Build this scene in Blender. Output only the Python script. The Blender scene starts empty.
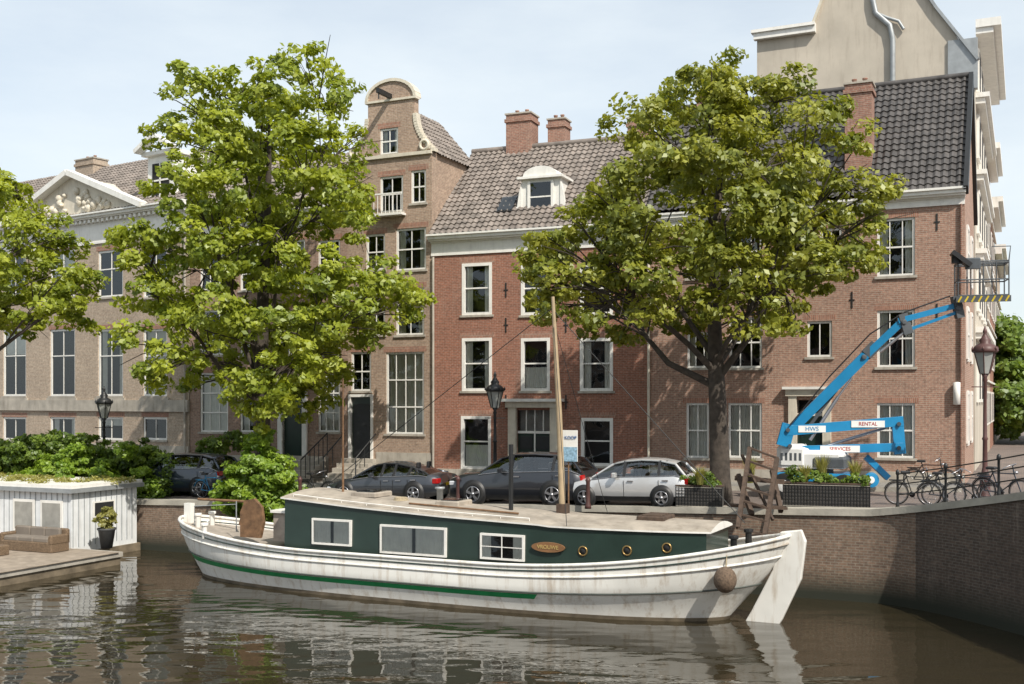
import bpy, math, random
import numpy as np
from mathutils import Vector, Matrix
random.seed(7); rng=np.random.default_rng(11)
# ---------------- image pixel coordinates projected to world, estimated camera (metres; water level z=0) -------------
F=1100.0; CX=512.0; HY=400.0; H=5.9
def at(px,py,Y): return Vector(((px-CX)/F*Y, Y, H-(py-HY)/F*Y))
def gz(x,y):
    z=2.35+0.03*max(-22,min(18,x))
    if x>8: z+=min(1.5,max(0,32.0-y)*0.18)
    return z
sc=bpy.context.scene
# ---------------- materials ----------------
def nodes(name):
    m=bpy.data.materials.new(name); m.use_nodes=True
    nt=m.node_tree; b=nt.nodes['Principled BSDF']; return m,nt,b
def N(nt,t,**k):
    n=nt.nodes.new(t)
    for a,v in k.items():
        if hasattr(n,a): setattr(n,a,v)
        else: n.inputs[a].default_value=v
    return n
def mixc(nt,fac,a,b,mode='MIX'):
    n=nt.nodes.new('ShaderNodeMix'); n.data_type='RGBA'; n.blend_type=mode
    for i,v in ((0,fac),(6,a),(7,b)):
        if hasattr(v,'is_output') or hasattr(v,'links'): nt.links.new(v,n.inputs[i])
        else: n.inputs[i].default_value=v if not isinstance(v,tuple) else (v+(1,))[:4]
    return n.outputs[2]
def noise(nt,vec,scale,detail=4,rough=.55):
    n=N(nt,'ShaderNodeTexNoise'); n.inputs['Scale'].default_value=scale; n.inputs['Detail'].default_value=detail; n.inputs['Roughness'].default_value=rough
    nt.links.new(vec,n.inputs['Vector']); return n.outputs['Fac']
def ramp(nt,fac,p0,p1,c0=(0,0,0,1),c1=(1,1,1,1)):
    r=nt.nodes.new('ShaderNodeValToRGB'); r.color_ramp.elements[0].position=p0; r.color_ramp.elements[1].position=p1
    r.color_ramp.elements[0].color=c0; r.color_ramp.elements[1].color=c1
    nt.links.new(fac,r.inputs[0]); return r.outputs[0]
def bump(nt,b,h,strength=.3,dist=.01):
    n=nt.nodes.new('ShaderNodeBump'); n.inputs['Strength'].default_value=strength; n.inputs['Distance'].default_value=dist
    nt.links.new(h,n.inputs['Height']); nt.links.new(n.outputs[0],b.inputs['Normal'])
def dk(c,f): return tuple(x*f for x in c)
def M(name,col,rough=.6,metal=0,var=.25,scale=3,streak=0,bmp=0,dirt=None,coat=0):
    m,nt,b=nodes(name); tc=N(nt,'ShaderNodeTexCoord').outputs['Object']
    f=noise(nt,tc,scale,5)
    c=mixc(nt,ramp(nt,f,.3,.7),dk(col,1-var),dk(col,1+var*.5))
    if streak:
        mp=N(nt,'ShaderNodeMapping'); mp.inputs['Scale'].default_value=(2.5,2.5,.35); nt.links.new(tc,mp.inputs[0])
        s=ramp(nt,noise(nt,mp.outputs[0],1.6,6,.7),.5,.75)
        c=mixc(nt,s,c,mixc(nt,streak,c,dirt or (.12,.09,.06)))
    nt.links.new(c,b.inputs['Base Color']); b.inputs['Roughness'].default_value=rough; b.inputs['Metallic'].default_value=metal
    if coat: b.inputs['Coat Weight'].default_value=coat; b.inputs['Coat Roughness'].default_value=.04
    if bmp: bump(nt,b,noise(nt,tc,scale*8,4),bmp,.02)
    return m
def BRICK(name,c1,c2,mort,sy=1.0,k=1.0,bw=.22,rh=.07,ms=.009,stain=.3,wet=False):
    m,nt,b=nodes(name); tc=N(nt,'ShaderNodeTexCoord').outputs['Object']
    s=N(nt,'ShaderNodeSeparateXYZ'); nt.links.new(tc,s.inputs[0])
    a=N(nt,'ShaderNodeMath',operation='MULTIPLY_ADD'); a.inputs[1].default_value=sy; nt.links.new(s.outputs[1],a.inputs[0]); nt.links.new(s.outputs[0],a.inputs[2])
    a2=N(nt,'ShaderNodeMath',operation='MULTIPLY'); a2.inputs[1].default_value=k; nt.links.new(a.outputs[0],a2.inputs[0])
    cb=N(nt,'ShaderNodeCombineXYZ'); nt.links.new(a2.outputs[0],cb.inputs[0]); nt.links.new(s.outputs[2],cb.inputs[1])
    bt=N(nt,'ShaderNodeTexBrick'); nt.links.new(cb.outputs[0],bt.inputs['Vector'])
    bt.inputs['Scale'].default_value=1; bt.inputs['Brick Width'].default_value=bw; bt.inputs['Row Height'].default_value=rh; bt.inputs['Mortar Size'].default_value=ms
    bt.inputs['Color1'].default_value=c1+(1,); bt.inputs['Color2'].default_value=c2+(1,); bt.inputs['Mortar'].default_value=mort+(1,); bt.inputs['Bias'].default_value=-.1
    big=ramp(nt,noise(nt,tc,.45,6,.65),.3,.72)
    c=mixc(nt,big,mixc(nt,stain,bt.outputs['Color'],(.07,.05,.04)),bt.outputs['Color'])
    mp=N(nt,'ShaderNodeMapping'); mp.inputs['Scale'].default_value=(1.6,1.6,.2); nt.links.new(tc,mp.inputs[0])
    st=ramp(nt,noise(nt,mp.outputs[0],1.3,6,.7),.55,.8)
    c=mixc(nt,st,c,mixc(nt,.3,c,(.42,.36,.29)))
    fine=noise(nt,tc,9,3); c=mixc(nt,.45,c,mixc(nt,1.0,c,ramp(nt,fine,.3,.7,(.42,.42,.42,1),(1.55,1.5,1.5,1)),'MULTIPLY'))
    if wet:
        r=N(nt,'ShaderNodeMapRange'); r.inputs[1].default_value=.2; r.inputs[2].default_value=1.0; nt.links.new(s.outputs[2],r.inputs[0])
        c=mixc(nt,r.outputs[0],(.025,.028,.018),c)
    nt.links.new(c,b.inputs['Base Color']); b.inputs['Roughness'].default_value=.85
    bump(nt,b,bt.outputs['Fac'],-.4,.01)
    return m
def GLASS(name,k=.1):
    m,nt,b=nodes(name); nt.nodes.remove(b); out=nt.nodes['Material Output']
    g=N(nt,'ShaderNodeBsdfGlossy'); g.inputs['Roughness'].default_value=.02; g.inputs['Color'].default_value=(.9,.95,1,1)
    tc=N(nt,'ShaderNodeTexCoord').outputs['Object']
    bn=nt.nodes.new('ShaderNodeBump'); bn.inputs['Strength'].default_value=.25; bn.inputs['Distance'].default_value=.02
    nt.links.new(noise(nt,tc,1.7,1),bn.inputs['Height']); nt.links.new(bn.outputs[0],g.inputs['Normal'])
    t=N(nt,'ShaderNodeBsdfTransparent'); t.inputs['Color'].default_value=(.95,.97,.96,1)
    lw=N(nt,'ShaderNodeFresnel'); lw.inputs[0].default_value=1.5
    ad=N(nt,'ShaderNodeMath',operation='ADD'); ad.inputs[1].default_value=k; nt.links.new(lw.outputs[0],ad.inputs[0])
    mx=N(nt,'ShaderNodeMixShader'); nt.links.new(ad.outputs[0],mx.inputs[0]); nt.links.new(t.outputs[0],mx.inputs[1]); nt.links.new(g.outputs[0],mx.inputs[2])
    nt.links.new(mx.outputs[0],out.inputs[0]); return m
def LEAF(name,c0,c1):
    m,nt,b=nodes(name); nt.nodes.remove(b); out=nt.nodes['Material Output']
    a=N(nt,'ShaderNodeAttribute'); a.attribute_name='lv'
    c=mixc(nt,a.outputs['Fac'],c0,c1)
    d=N(nt,'ShaderNodeBsdfDiffuse'); t=N(nt,'ShaderNodeBsdfTranslucent'); nt.links.new(c,d.inputs[0])
    c2=mixc(nt,1.0,c,(1.25,1.2,.6),'MULTIPLY'); nt.links.new(c2,t.inputs[0])
    mx=N(nt,'ShaderNodeMixShader'); mx.inputs[0].default_value=.45; nt.links.new(d.outputs[0],mx.inputs[1]); nt.links.new(t.outputs[0],mx.inputs[2])
    g=N(nt,'ShaderNodeBsdfGlossy'); g.inputs['Roughness'].default_value=.45; g.inputs[0].default_value=(.8,.85,.8,1)
    m2=N(nt,'ShaderNodeMixShader'); m2.inputs[0].default_value=.04; nt.links.new(mx.outputs[0],m2.inputs[1]); nt.links.new(g.outputs[0],m2.inputs[2])
    nt.links.new(m2.outputs[0],out.inputs[0]); return m
brR=BRICK('brick_brown',(.41,.23,.16),(.3,.165,.115),(.45,.37,.3))
brC=BRICK('brick_red',(.36,.14,.085),(.26,.1,.062),(.37,.26,.2))
brC2=BRICK('brick_red_dark',(.27,.12,.08),(.2,.09,.06),(.3,.25,.2))
brN=BRICK('brick_tan',(.44,.31,.22),(.33,.22,.155),(.45,.38,.31))
brP=BRICK('brick_beige',(.5,.39,.285),(.4,.3,.215),(.48,.43,.36))
brH=BRICK('brick_dusk',(.36,.23,.165),(.26,.16,.11),(.38,.31,.26))
brCh=BRICK('brick_chimney',(.36,.175,.12),(.26,.12,.085),(.38,.3,.24))
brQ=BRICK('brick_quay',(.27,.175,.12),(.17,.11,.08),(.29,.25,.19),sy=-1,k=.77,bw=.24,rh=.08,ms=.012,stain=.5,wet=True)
brW=BRICK('brick_wing_shaded',(.12,.085,.062),(.07,.052,.04),(.15,.13,.11),sy=-1,k=.77,bw=.24,rh=.08,ms=.012,stain=.6,wet=True)  # dark brown brick, darkened further to put the curved wing's shade into its colour
brL=BRICK('brick_lintel',(.4,.19,.125),(.3,.14,.09),(.4,.33,.27),bw=.07,rh=.24,ms=.008)
def PAVE(name,c1,c2,mo,bw,rh):
    m,nt,b=nodes(name); tc=N(nt,'ShaderNodeTexCoord').outputs['Object']
    mp=N(nt,'ShaderNodeMapping'); mp.inputs['Rotation'].default_value=(0,0,math.radians(24.5)); nt.links.new(tc,mp.inputs[0])
    bt=N(nt,'ShaderNodeTexBrick'); nt.links.new(mp.outputs[0],bt.inputs['Vector']); bt.inputs['Scale'].default_value=1
    bt.inputs['Brick Width'].default_value=bw; bt.inputs['Row Height'].default_value=rh; bt.inputs['Mortar Size'].default_value=.008
    bt.inputs['Color1'].default_value=c1+(1,); bt.inputs['Color2'].default_value=c2+(1,); bt.inputs['Mortar'].default_value=mo+(1,)
    c=mixc(nt,ramp(nt,noise(nt,tc,.6,6),.3,.7),mixc(nt,.4,bt.outputs['Color'],(.06,.055,.05)),bt.outputs['Color'])
    nt.links.new(c,b.inputs['Base Color']); b.inputs['Roughness'].default_value=.85; bump(nt,b,bt.outputs['Fac'],-.3,.01); return m
pave=PAVE('paving_clinker',(.24,.18,.15),(.18,.145,.13),(.12,.11,.1),.2,.1)
slab=PAVE('sidewalk_slab',(.3,.29,.26),(.26,.25,.23),(.17,.16,.15),.3,.3)
white=M('paint_white',(.82,.8,.75),.45,var=.08,streak=.2)
cream=M('paint_cream',(.66,.6,.49),.6,var=.12,streak=.35)
stone=M('stone_grey',(.44,.4,.34),.8,var=.25,scale=2,streak=.5,bmp=.2)
coping=M('coping_stone',(.42,.39,.33),.8,var=.3,scale=1.5,bmp=.3)
beige=M('render_beige',(.52,.465,.385),.85,var=.16,scale=.6,streak=.4,dirt=(.25,.2,.15))
tileG=M('pantile_grey',(.23,.195,.17),.7,var=.5,scale=2.2)
tileD=M('pantile_dark',(.09,.082,.078),.5,var=.5,scale=2.2)
zinc=M('zinc',(.34,.36,.37),.5,metal=.3,var=.2)
black=M('iron_black',(.018,.019,.02),.45,var=.2)
darkgreen=M('door_green',(.012,.03,.022),.3,var=.2)
wood=M('weathered_wood',(.2,.11,.055),.75,var=.45,scale=6,bmp=.3)
dkwood=M('dark_timber',(.085,.055,.038),.8,var=.45,scale=6,bmp=.4)
bark=M('bark',(.075,.06,.048),.95,var=.5,scale=5,bmp=.9)
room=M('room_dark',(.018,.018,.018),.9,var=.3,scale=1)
curt=M('curtain',(.8,.78,.71),.9,var=.1,scale=4)
curt2=M('blind_grey',(.33,.32,.29),.9,var=.2)
glass=GLASS('window_glass',.03); carglass=GLASS('car_glass',.08)
# ---------------- mesh builder ----------------
class MB:
    def __init__(s): s.v=[];s.f=[];s.m=[];s.sm=[];s.mats=[]; s.T=None
    def mi(s,mat):
        if mat not in s.mats: s.mats.append(mat)
        return s.mats.index(mat)
    def add(s,vs,fs,mat,sm=False):
        o=len(s.v)
        for p in vs:
            p=Vector(p)
            if s.T is not None: p=s.T@p
            s.v.append(tuple(p))
        ml=mat if isinstance(mat,list) else None
        for i,f in enumerate(fs):
            s.f.append([o+k for k in f]); s.m.append(s.mi(ml[i] if ml else mat)); s.sm.append(sm)
    def bx(s,x0,x1,y0,y1,z0,z1,mat):
        v=[(x0,y0,z0),(x1,y0,z0),(x1,y1,z0),(x0,y1,z0),(x0,y0,z1),(x1,y0,z1),(x1,y1,z1),(x0,y1,z1)]
        s.add(v,[(0,3,2,1),(4,5,6,7),(0,1,5,4),(1,2,6,5),(2,3,7,6),(3,0,4,7)],mat)
    def cbox(s,x0,x1,y0,y1,z0,z1,mat,c=.04):
        pts=[(x0+c,y0),(x1-c,y0),(x1,y0+c),(x1,y1-c),(x1-c,y1),(x0+c,y1),(x0,y1-c),(x0,y0+c)]
        cx,cy=(x0+x1)/2,(y0+y1)/2
        def ring(z,i): return [(x+(c*i if x<cx else -c*i),y+(c*i if y<cy else -c*i),z) for x,y in pts]
        v=ring(z0,0)+ring(z1-c,0)+ring(z1,.7)
        f=[]
        for r in (0,8):
            for i in range(8): j=(i+1)%8; f.append((r+i,r+j,r+8+j,r+8+i))
        f.append(tuple(range(16,24))); f.append(tuple(range(7,-1,-1)))
        s.add(v,f,mat)
    def quad(s,a,b,c,d,mat): s.add([a,b,c,d],[(0,1,2,3)],mat)
    def beam(s,p1,p2,w,h,mat,up=(0,0,1)):
        p1=Vector(p1);p2=Vector(p2); d=(p2-p1).normalized(); u=Vector(up)
        sd=d.cross(u)
        if sd.length<1e-3: sd=d.cross(Vector((1,0,0)))
        sd.normalize(); n=sd.cross(d)
        v=[]
        for p in (p1,p2):
            for a,b in ((-1,-1),(1,-1),(1,1),(-1,1)): v.append(p+sd*a*w/2+n*b*h/2)
        s.add(v,[(0,3,2,1),(4,5,6,7),(0,1,5,4),(1,2,6,5),(2,3,7,6),(3,0,4,7)],mat)
    def tube(s,pts,r,mat,n=8,sm=True,cap=True):
        pts=[Vector(p) for p in pts]; k=len(pts)
        if not hasattr(r,'__len__'): r=[r]*k
        v=[];f=[];ref=None
        for i,p in enumerate(pts):
            d=(pts[min(i+1,k-1)]-pts[max(i-1,0)])
            if d.length<1e-6: d=Vector((0,0,1))
            d.normalize()
            if ref is None: ref=Vector((0,0,1)) if abs(d.z)<.9 else Vector((1,0,0))
            a=d.cross(ref)
            if a.length<1e-4: a=d.cross(Vector((0,1,0)))
            a.normalize(); b=a.cross(d); ref=b
            for j in range(n):
                t=2*math.pi*j/n; v.append(p+(a*math.cos(t)+b*math.sin(t))*r[i])
        for i in range(k-1):
            for j in range(n):
                q=(j+1)%n; f.append((i*n+j,i*n+q,(i+1)*n+q,(i+1)*n+j))
        s.add(v,f,mat,sm)
        if cap: s.add(v[:n],[tuple(range(n-1,-1,-1))],mat); s.add(v[-n:],[tuple(range(n))],mat)
    def ring(s,c,r,rt,mat,axis='y',n=24,m=6,tilt=None):
        c=Vector(c); v=[];f=[]
        for i in range(n):
            t=2*math.pi*i/n
            for j in range(m):
                q=2*math.pi*j/m; R=r+rt*math.cos(q); o=rt*math.sin(q)
                p={'y':Vector((R*math.cos(t),o,R*math.sin(t))),'z':Vector((R*math.cos(t),R*math.sin(t),o)),'x':Vector((o,R*math.cos(t),R*math.sin(t)))}[axis]
                v.append(c+p)
        for i in range(n):
            for j in range(m):
                a=(i+1)%n;b=(j+1)%m; f.append((i*m+j,a*m+j,a*m+b,i*m+b))
        s.add(v,f,mat,True)
    def lathe(s,prof,c,mat,n=16,axis='z',sm=True):
        c=Vector(c); v=[];f=[]
        for r,h in prof:
            for j in range(n):
                t=2*math.pi*j/n
                p=(r*math.cos(t),r*math.sin(t),h) if axis=='z' else ((r*math.cos(t),h,r*math.sin(t)) if axis=='y' else (h,r*math.cos(t),r*math.sin(t)))
                v.append(c+Vector(p))
        for i in range(len(prof)-1):
            for j in range(n):
                q=(j+1)%n; f.append((i*n+j,i*n+q,(i+1)*n+q,(i+1)*n+j))
        f.append(tuple(range(n-1,-1,-1))); f.append(tuple(range((len(prof)-1)*n,len(prof)*n)))
        s.add(v,f,mat,sm)
    def prism(s,poly,y0,y1,mat):
        k=len(poly); v=[(x,y0,z) for x,z in poly]+[(x,y1,z) for x,z in poly]
        f=[tuple(range(k)),tuple(range(2*k-1,k-1,-1))]
        for i in range(k): j=(i+1)%k; f.append((i,i+k,j+k,j))
        s.add(v,f,mat)
    def obj(s,name,parent=None,loc=(0,0,0),rz=0,bevel=0,subs=0):
        me=bpy.data.meshes.new(name); me.from_pydata(s.v,[],s.f)
        for m in s.mats: me.materials.append(m)
        me.polygons.foreach_set('material_index',s.m); me.polygons.foreach_set('use_smooth',s.sm); me.update()
        o=bpy.data.objects.new(name,me); sc.collection.objects.link(o)
        o.location=loc; o.rotation_euler=(0,0,rz)
        if parent: o.parent=parent
        if bevel:
            b=o.modifiers.new('b','BEVEL'); b.width=bevel; b.segments=2; b.limit_method='ANGLE'
        if subs:
            b=o.modifiers.new('s','SUBSURF'); b.levels=subs; b.render_levels=subs
        return o
def empty(name,loc=(0,0,0),rz=0):
    e=bpy.data.objects.new(name,None); sc.collection.objects.link(e); e.location=loc; e.rotation_euler=(0,0,rz); return e
def text(body,size,mat,parent,loc,rz,ext=.004,name='lettering'):
    c=bpy.data.curves.new(name,'FONT'); c.body=body; c.size=size; c.align_x='CENTER'; c.align_y='CENTER'; c.extrude=ext
    o=bpy.data.objects.new(name,c); sc.collection.objects.link(o); c.materials.append(mat); o.location=loc; o.rotation_euler=(math.pi/2,0,rz); o.parent=parent; return o
# ---------------- facade helper ----------------
class Fac:
    def __init__(s,L,a,W): s.L=L; s.a=math.radians(a); s.W=W; s.ca=math.cos(s.a); s.sa=math.sin(s.a)
    def x(s,px): r=(px-CX)/F; return (r*s.L[1]-s.L[0])/(s.ca+r*s.sa)
    def z(s,px,py): Y=s.L[1]-s.x(px)*s.sa; return H+(HY-py)*Y/F
    def r(s,a,b,c,d):
        m=(a+b)/2; return (s.x(a),s.x(b),s.z(m,d),s.z(m,c))
def wall(mb,x0,x1,z0,z1,holes,mat,y=0,rev=.16,rmat=None):
    xs={x0,x1}; zs={z0,z1}
    for h in holes: xs|={h[0],h[1]}; zs|={h[2],h[3]}
    xs=sorted(x for x in xs if x0<=x<=x1); zs=sorted(z for z in zs if z0<=z<=z1)
    for i in range(len(xs)-1):
        for j in range(len(zs)-1):
            cx=(xs[i]+xs[i+1])/2; cz=(zs[j]+zs[j+1])/2
            if any(h[0]<cx<h[1] and h[2]<cz<h[3] for h in holes): continue
            mb.quad((xs[i],y,zs[j]),(xs[i+1],y,zs[j]),(xs[i+1],y,zs[j+1]),(xs[i],y,zs[j+1]),mat)
    r=rmat or mat
    for a,b,c,d in holes:
        mb.quad((a,y,c),(a,y,d),(a,y+rev,d),(a,y+rev,c),r); mb.quad((b,y,c),(b,y+rev,c),(b,y+rev,d),(b,y,d),r)
        mb.quad((a,y,d),(b,y,d),(b,y+rev,d),(a,y+rev,d),r); mb.quad((a,y,c),(a,y+rev,c),(b,y+rev,c),(b,y,c),r)
def window(mb,h,fr=white,fw=.09,vm=1,hm=(.5,),y=0,curtain=None,sill=True,lint=True,surround=False,mun=.035,lm=None):
    a,b,c,d=h
    ya,yb=y+.05,y+.13
    if surround: ya=y-.02
    mb.bx(a,a+fw,ya,yb,c,d,fr); mb.bx(b-fw,b,ya,yb,c,d,fr); mb.bx(a+fw,b-fw,ya,yb,d-fw,d,fr); mb.bx(a+fw,b-fw,ya,yb,c,c+fw*.9,fr)
    for q in hm:
        zz=c+(d-c)*q; mb.bx(a+fw,b-fw,y+.06,y+.115,zz-.03,zz+.03,fr)
    for i in range(vm):
        xx=a+(b-a)*(i+1)/(vm+1); mb.bx(xx-mun/2,xx+mun/2,y+.07,y+.11,c+fw*.9,d-fw,fr)
    mb.quad((a+fw,y+.1,c+fw*.9),(b-fw,y+.1,c+fw*.9),(b-fw,y+.1,d-fw),(a+fw,y+.1,d-fw),glass)
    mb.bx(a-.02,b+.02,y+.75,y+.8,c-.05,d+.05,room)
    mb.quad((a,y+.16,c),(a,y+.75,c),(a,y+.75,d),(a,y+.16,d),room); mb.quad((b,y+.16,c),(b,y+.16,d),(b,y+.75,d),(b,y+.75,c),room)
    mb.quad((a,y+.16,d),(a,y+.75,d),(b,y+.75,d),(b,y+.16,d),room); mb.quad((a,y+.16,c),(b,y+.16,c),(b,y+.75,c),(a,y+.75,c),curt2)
    def fold(x0,x1,z0,z1,m):
        n=max(4,int((x1-x0)/.05))
        for i in range(n):
            p=x0+(x1-x0)*i/n; q=x0+(x1-x0)*(i+1)/n
            ym=y+.2+(.03 if i%2 else 0); yn=y+.2+(0 if i%2 else .03)
            mb.quad((p,ym,z0),(q,yn,z0),(q,yn,z1),(p,ym,z1),m)
    if curtain=='side': fold(a+fw,a+fw+(b-a)*.2,c,d,curt); fold(b-fw-(b-a)*.2,b-fw,c,d,curt)
    elif curtain=='full': fold(a+fw,b-fw,c,d,curt)
    elif curtain=='low': fold(a+fw,b-fw,c,c+(d-c)*.45,curt)
    elif curtain=='blind': mb.quad((a,y+.18,c+(d-c)*.45),(b,y+.18,c+(d-c)*.45),(b,y+.18,d),(a,y+.18,d),curt2)
    elif curtain=='top': mb.quad((a,y+.18,c+(d-c)*.62),(b,y+.18,c+(d-c)*.62),(b,y+.18,d),(a,y+.18,d),curt)
    if sill: mb.bx(a-.08,b+.08,y-.07,y+.05,c-.09,c,stone)
    if lint: mb.bx(a-.12,b+.12,y-.004,y+.04,d,d+.24,lm or brL)
def pantile(mb,O,U,V,mat,cw=.26,rh=.34):
    O=Vector(O);U=Vector(U);V=Vector(V); nrm=U.cross(V).normalized()
    if nrm.z<0: nrm=-nrm
    nc=max(2,int(U.length/cw)); nr=max(2,int(V.length/rh)); sub=5
    v=[];f=[];w=nc*sub+1
    for r in range(nr):
        for e in (0,1):
            for i in range(w):
                ph=(i%sub)/sub*2*math.pi
                jit=.007*math.sin(r*12.9+(i//sub)*7.7)
                off=.035*math.sin(ph)+(.05 if e==0 else 0)+jit
                v.append(O+U*(i/(w-1))+V*((r+e)/nr)+nrm*(off+.03))
    for r in range(nr*2-1):
        for i in range(w-1): f.append((r*w+i,r*w+i+1,(r+1)*w+i+1,(r+1)*w+i))
    mb.add(v,f,mat,False)
def cornice(mb,x0,x1,z,mat,y=0,h=.5,out=.4,steps=4):
    mb.bx(x0,x1,y-.06,y+.02,z-h,z-h+.1,mat); mb.bx(x0,x1,y-.03,y+.02,z-h+.1,z-.3,mat)
    mb.bx(x0-.02,x1+.02,y-.1,y+.02,z-.3,z-.24,mat); mb.bx(x0-.03,x1+.03,y-out*.6,y+.02,z-.24,z-.17,mat)
    mb.bx(x0-.05,x1+.05,y-out*.8,y+.02,z-.17,z-.04,mat); mb.bx(x0-.06,x1+.06,y-out,y+.02,z-.04,z+.04,mat)
def chimney(mb,x0,x1,y0,y1,z0,z1,mat):
    mb.bx(x0,x1,y0,y1,z0,z1-.35,mat); mb.bx(x0-.06,x1+.06,y0-.06,y1+.06,z1-.35,z1-.2,mat); mb.bx(x0,x1,y0,y1,z1-.2,z1,mat)
    mb.bx(x0-.05,x1+.05,y0-.05,y1+.05,z1,z1+.07,stone)
    for i in range(2):
        cx=x0+(x1-x0)*(.3+.4*i); mb.lathe([(.09,0),(.08,.16),(.1,.18),(.1,.22)],(cx,(y0+y1)/2,z1+.07),brCh,10)
def anchors(mb,pts):
    for x,z in pts: mb.bx(x-.025,x+.025,-.03,0,z-.3,z+.3,black); mb.bx(x-.1,x+.1,-.025,-.001,z-.02,z+.02,black)
def group(name,fac): return empty(name,(fac.L[0],fac.L[1],0),-fac.a)
def shell(mb,W,D,z1,mat,z0=1.2,back=True):
    mb.quad((.02,.02,z0),(.02,D,z0),(.02,D,z1),(.02,.02,z1),mat); mb.quad((W-.02,.02,z0),(W-.02,D,z0),(W-.02,D,z1),(W-.02,.02,z1),mat)
    mb.quad((.02,D,z0),(W-.02,D,z0),(W-.02,D,z1),(.02,D,z1),mat)
# ======== RIGHT BROWN HOUSE ========
R=Fac((5.43,43.97),25,11.73); g=group('brick_house',R)
zc=R.z(965,190)
hs=[(877,915,218,276),(877,915,310,367),(877,915,403,458),(807,832,321,357),(820,842,228,268),(729,762,317,368),(687,712,332,368),(686,709,403,458),(728,762,403,458),(729,762,225,278),(687,712,225,278)]
hh=[R.r(*h) for h in hs]
door=R.r(797,823,400,476)
mb=MB(); wall(mb,0,R.W,1.2,zc,hh+[door],brR); shell(mb,R.W,8,zc,brR)
mb.add([(R.W-.02,0,zc),(R.W-.02,8,zc),(R.W-.02,4,zc+5.0)],[(0,1,2)],brR); mb.add([(.02,0,zc),(.02,8,zc),(.02,4,zc+5.0)],[(0,1,2)],brR)
mb.obj('walls',g)
mb=MB()
cs=['side','side','full',None,None,'top','side','full','full','side',None]
for h,c in zip(hh,cs):
    big=(h[1]-h[0])>1
    window(mb,h,vm=2 if big else 1,hm=(.5,) if h[3]-h[2]>1.6 else (),curtain=c)
mb.obj('windows',g)
mb=MB(); a,b,c,d=door
mb.bx(a-.3,a,-.14,.05,2.4,d+.15,cream); mb.bx(b,b+.3,-.14,.05,2.4,d+.15,cream); mb.bx(a-.4,b+.4,-.2,.05,d+.15,d+.4,cream); mb.bx(a-.5,b+.5,-.32,.05,d+.4,d+.5,white)
mb.bx(a,b,.1,.15,2.4,d-.6,darkgreen); mb.bx(a+.12,b-.12,.07,.1,2.8,3.6,darkgreen); mb.bx(a+.12,b-.12,.07,.1,3.75,d-.75,darkgreen)
mb.bx(a,b,.08,.14,d-.6,d-.5,white); mb.quad((a,.12,d-.5),(b,.12,d-.5),(b,.12,d),(a,.12,d),glass); mb.bx(a,b,.5,.55,d-.6,d,room)
mb.bx(a-.3,b+.3,-.9,-.001,2.3,2.3+.55,stone); mb.bx(a-.3,b+.3,-1.2,-.9,2.3,2.3+.35,stone)
mb.obj('entrance',g)
mb=MB(); cornice(mb,R.x(868),R.W,zc+.05,white,h=.55,out=.4); cornice(mb,0,R.x(868)-.06,zc-.1,white,h=.5,out=.25)
pantile(mb,(0,-.25,zc),(R.W,0,0),(0,4.25,5.1),tileD); pantile(mb,(R.W,8.2,zc),(-R.W,0,0),(0,-4.2,5.1),tileD)
mb.tube([(0,4,zc+5.15),(R.W,4,zc+5.15)],.13,tileD)
mb.beam((R.W+.05,-.3,zc-.05),(R.W+.05,4,zc+5.1),.16,.4,black); mb.beam((R.W+.05,8.2,zc),(R.W+.05,4,zc+5.1),.16,.3,black)
mb.obj('roof',g)
mb=MB(); x0,x1=R.x(842),R.x(869); chimney(mb,x0,x1,.7,1.6,zc+.2,R.z(855,88)+.35,brCh)
chimney(mb,1.0,2.0,3.6,4.4,zc+3,zc+5.6,brCh)
anchors(mb,[(R.x(937),R.z(937,q)) for q in (222,312)]+[(R.x(852),R.z(852,300)),(R.x(780),R.z(780,300))])
mb.tube([(.06,-.1,2.5),(.06,-.1,zc-.6)],.055,cream,8); mb.tube([(R.W-.12,-.08,2.7),(R.W-.12,-.08,zc-.5)],.045,brC2,8)
mb.lathe([(.02,0),(.12,.02),(.12,.8),(.02,.82)],(R.x(957),-.15,R.z(957,405)),white,8)
mb.bx(0,door[0]-.31,-.05,-.001,1.2,3.25,stone); mb.bx(door[1]+.31,R.W,-.05,-.001,1.2,3.3,stone)
mb.obj('trim',g)
mb=MB(); mb.T=Matrix.Translation((R.W-.02,0,0))@Matrix.Rotation(math.pi/2,4,'Z')
for zz in (4.3,7.4,10.4):
    for xx in (1.5,4.6):
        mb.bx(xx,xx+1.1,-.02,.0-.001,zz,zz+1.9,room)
        for q in ((xx-.08,xx+.06,zz,zz+1.9),(xx+1.04,xx+1.18,zz,zz+1.9),(xx+.06,xx+1.04,zz+1.8,zz+1.95),(xx+.06,xx+1.04,zz-.08,zz+.05),(xx+.06,xx+1.04,zz+.9,zz+.98)): mb.bx(q[0],q[1],-.07,-.002,q[2],q[3],white)
mb.obj('side_windows',g)
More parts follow.
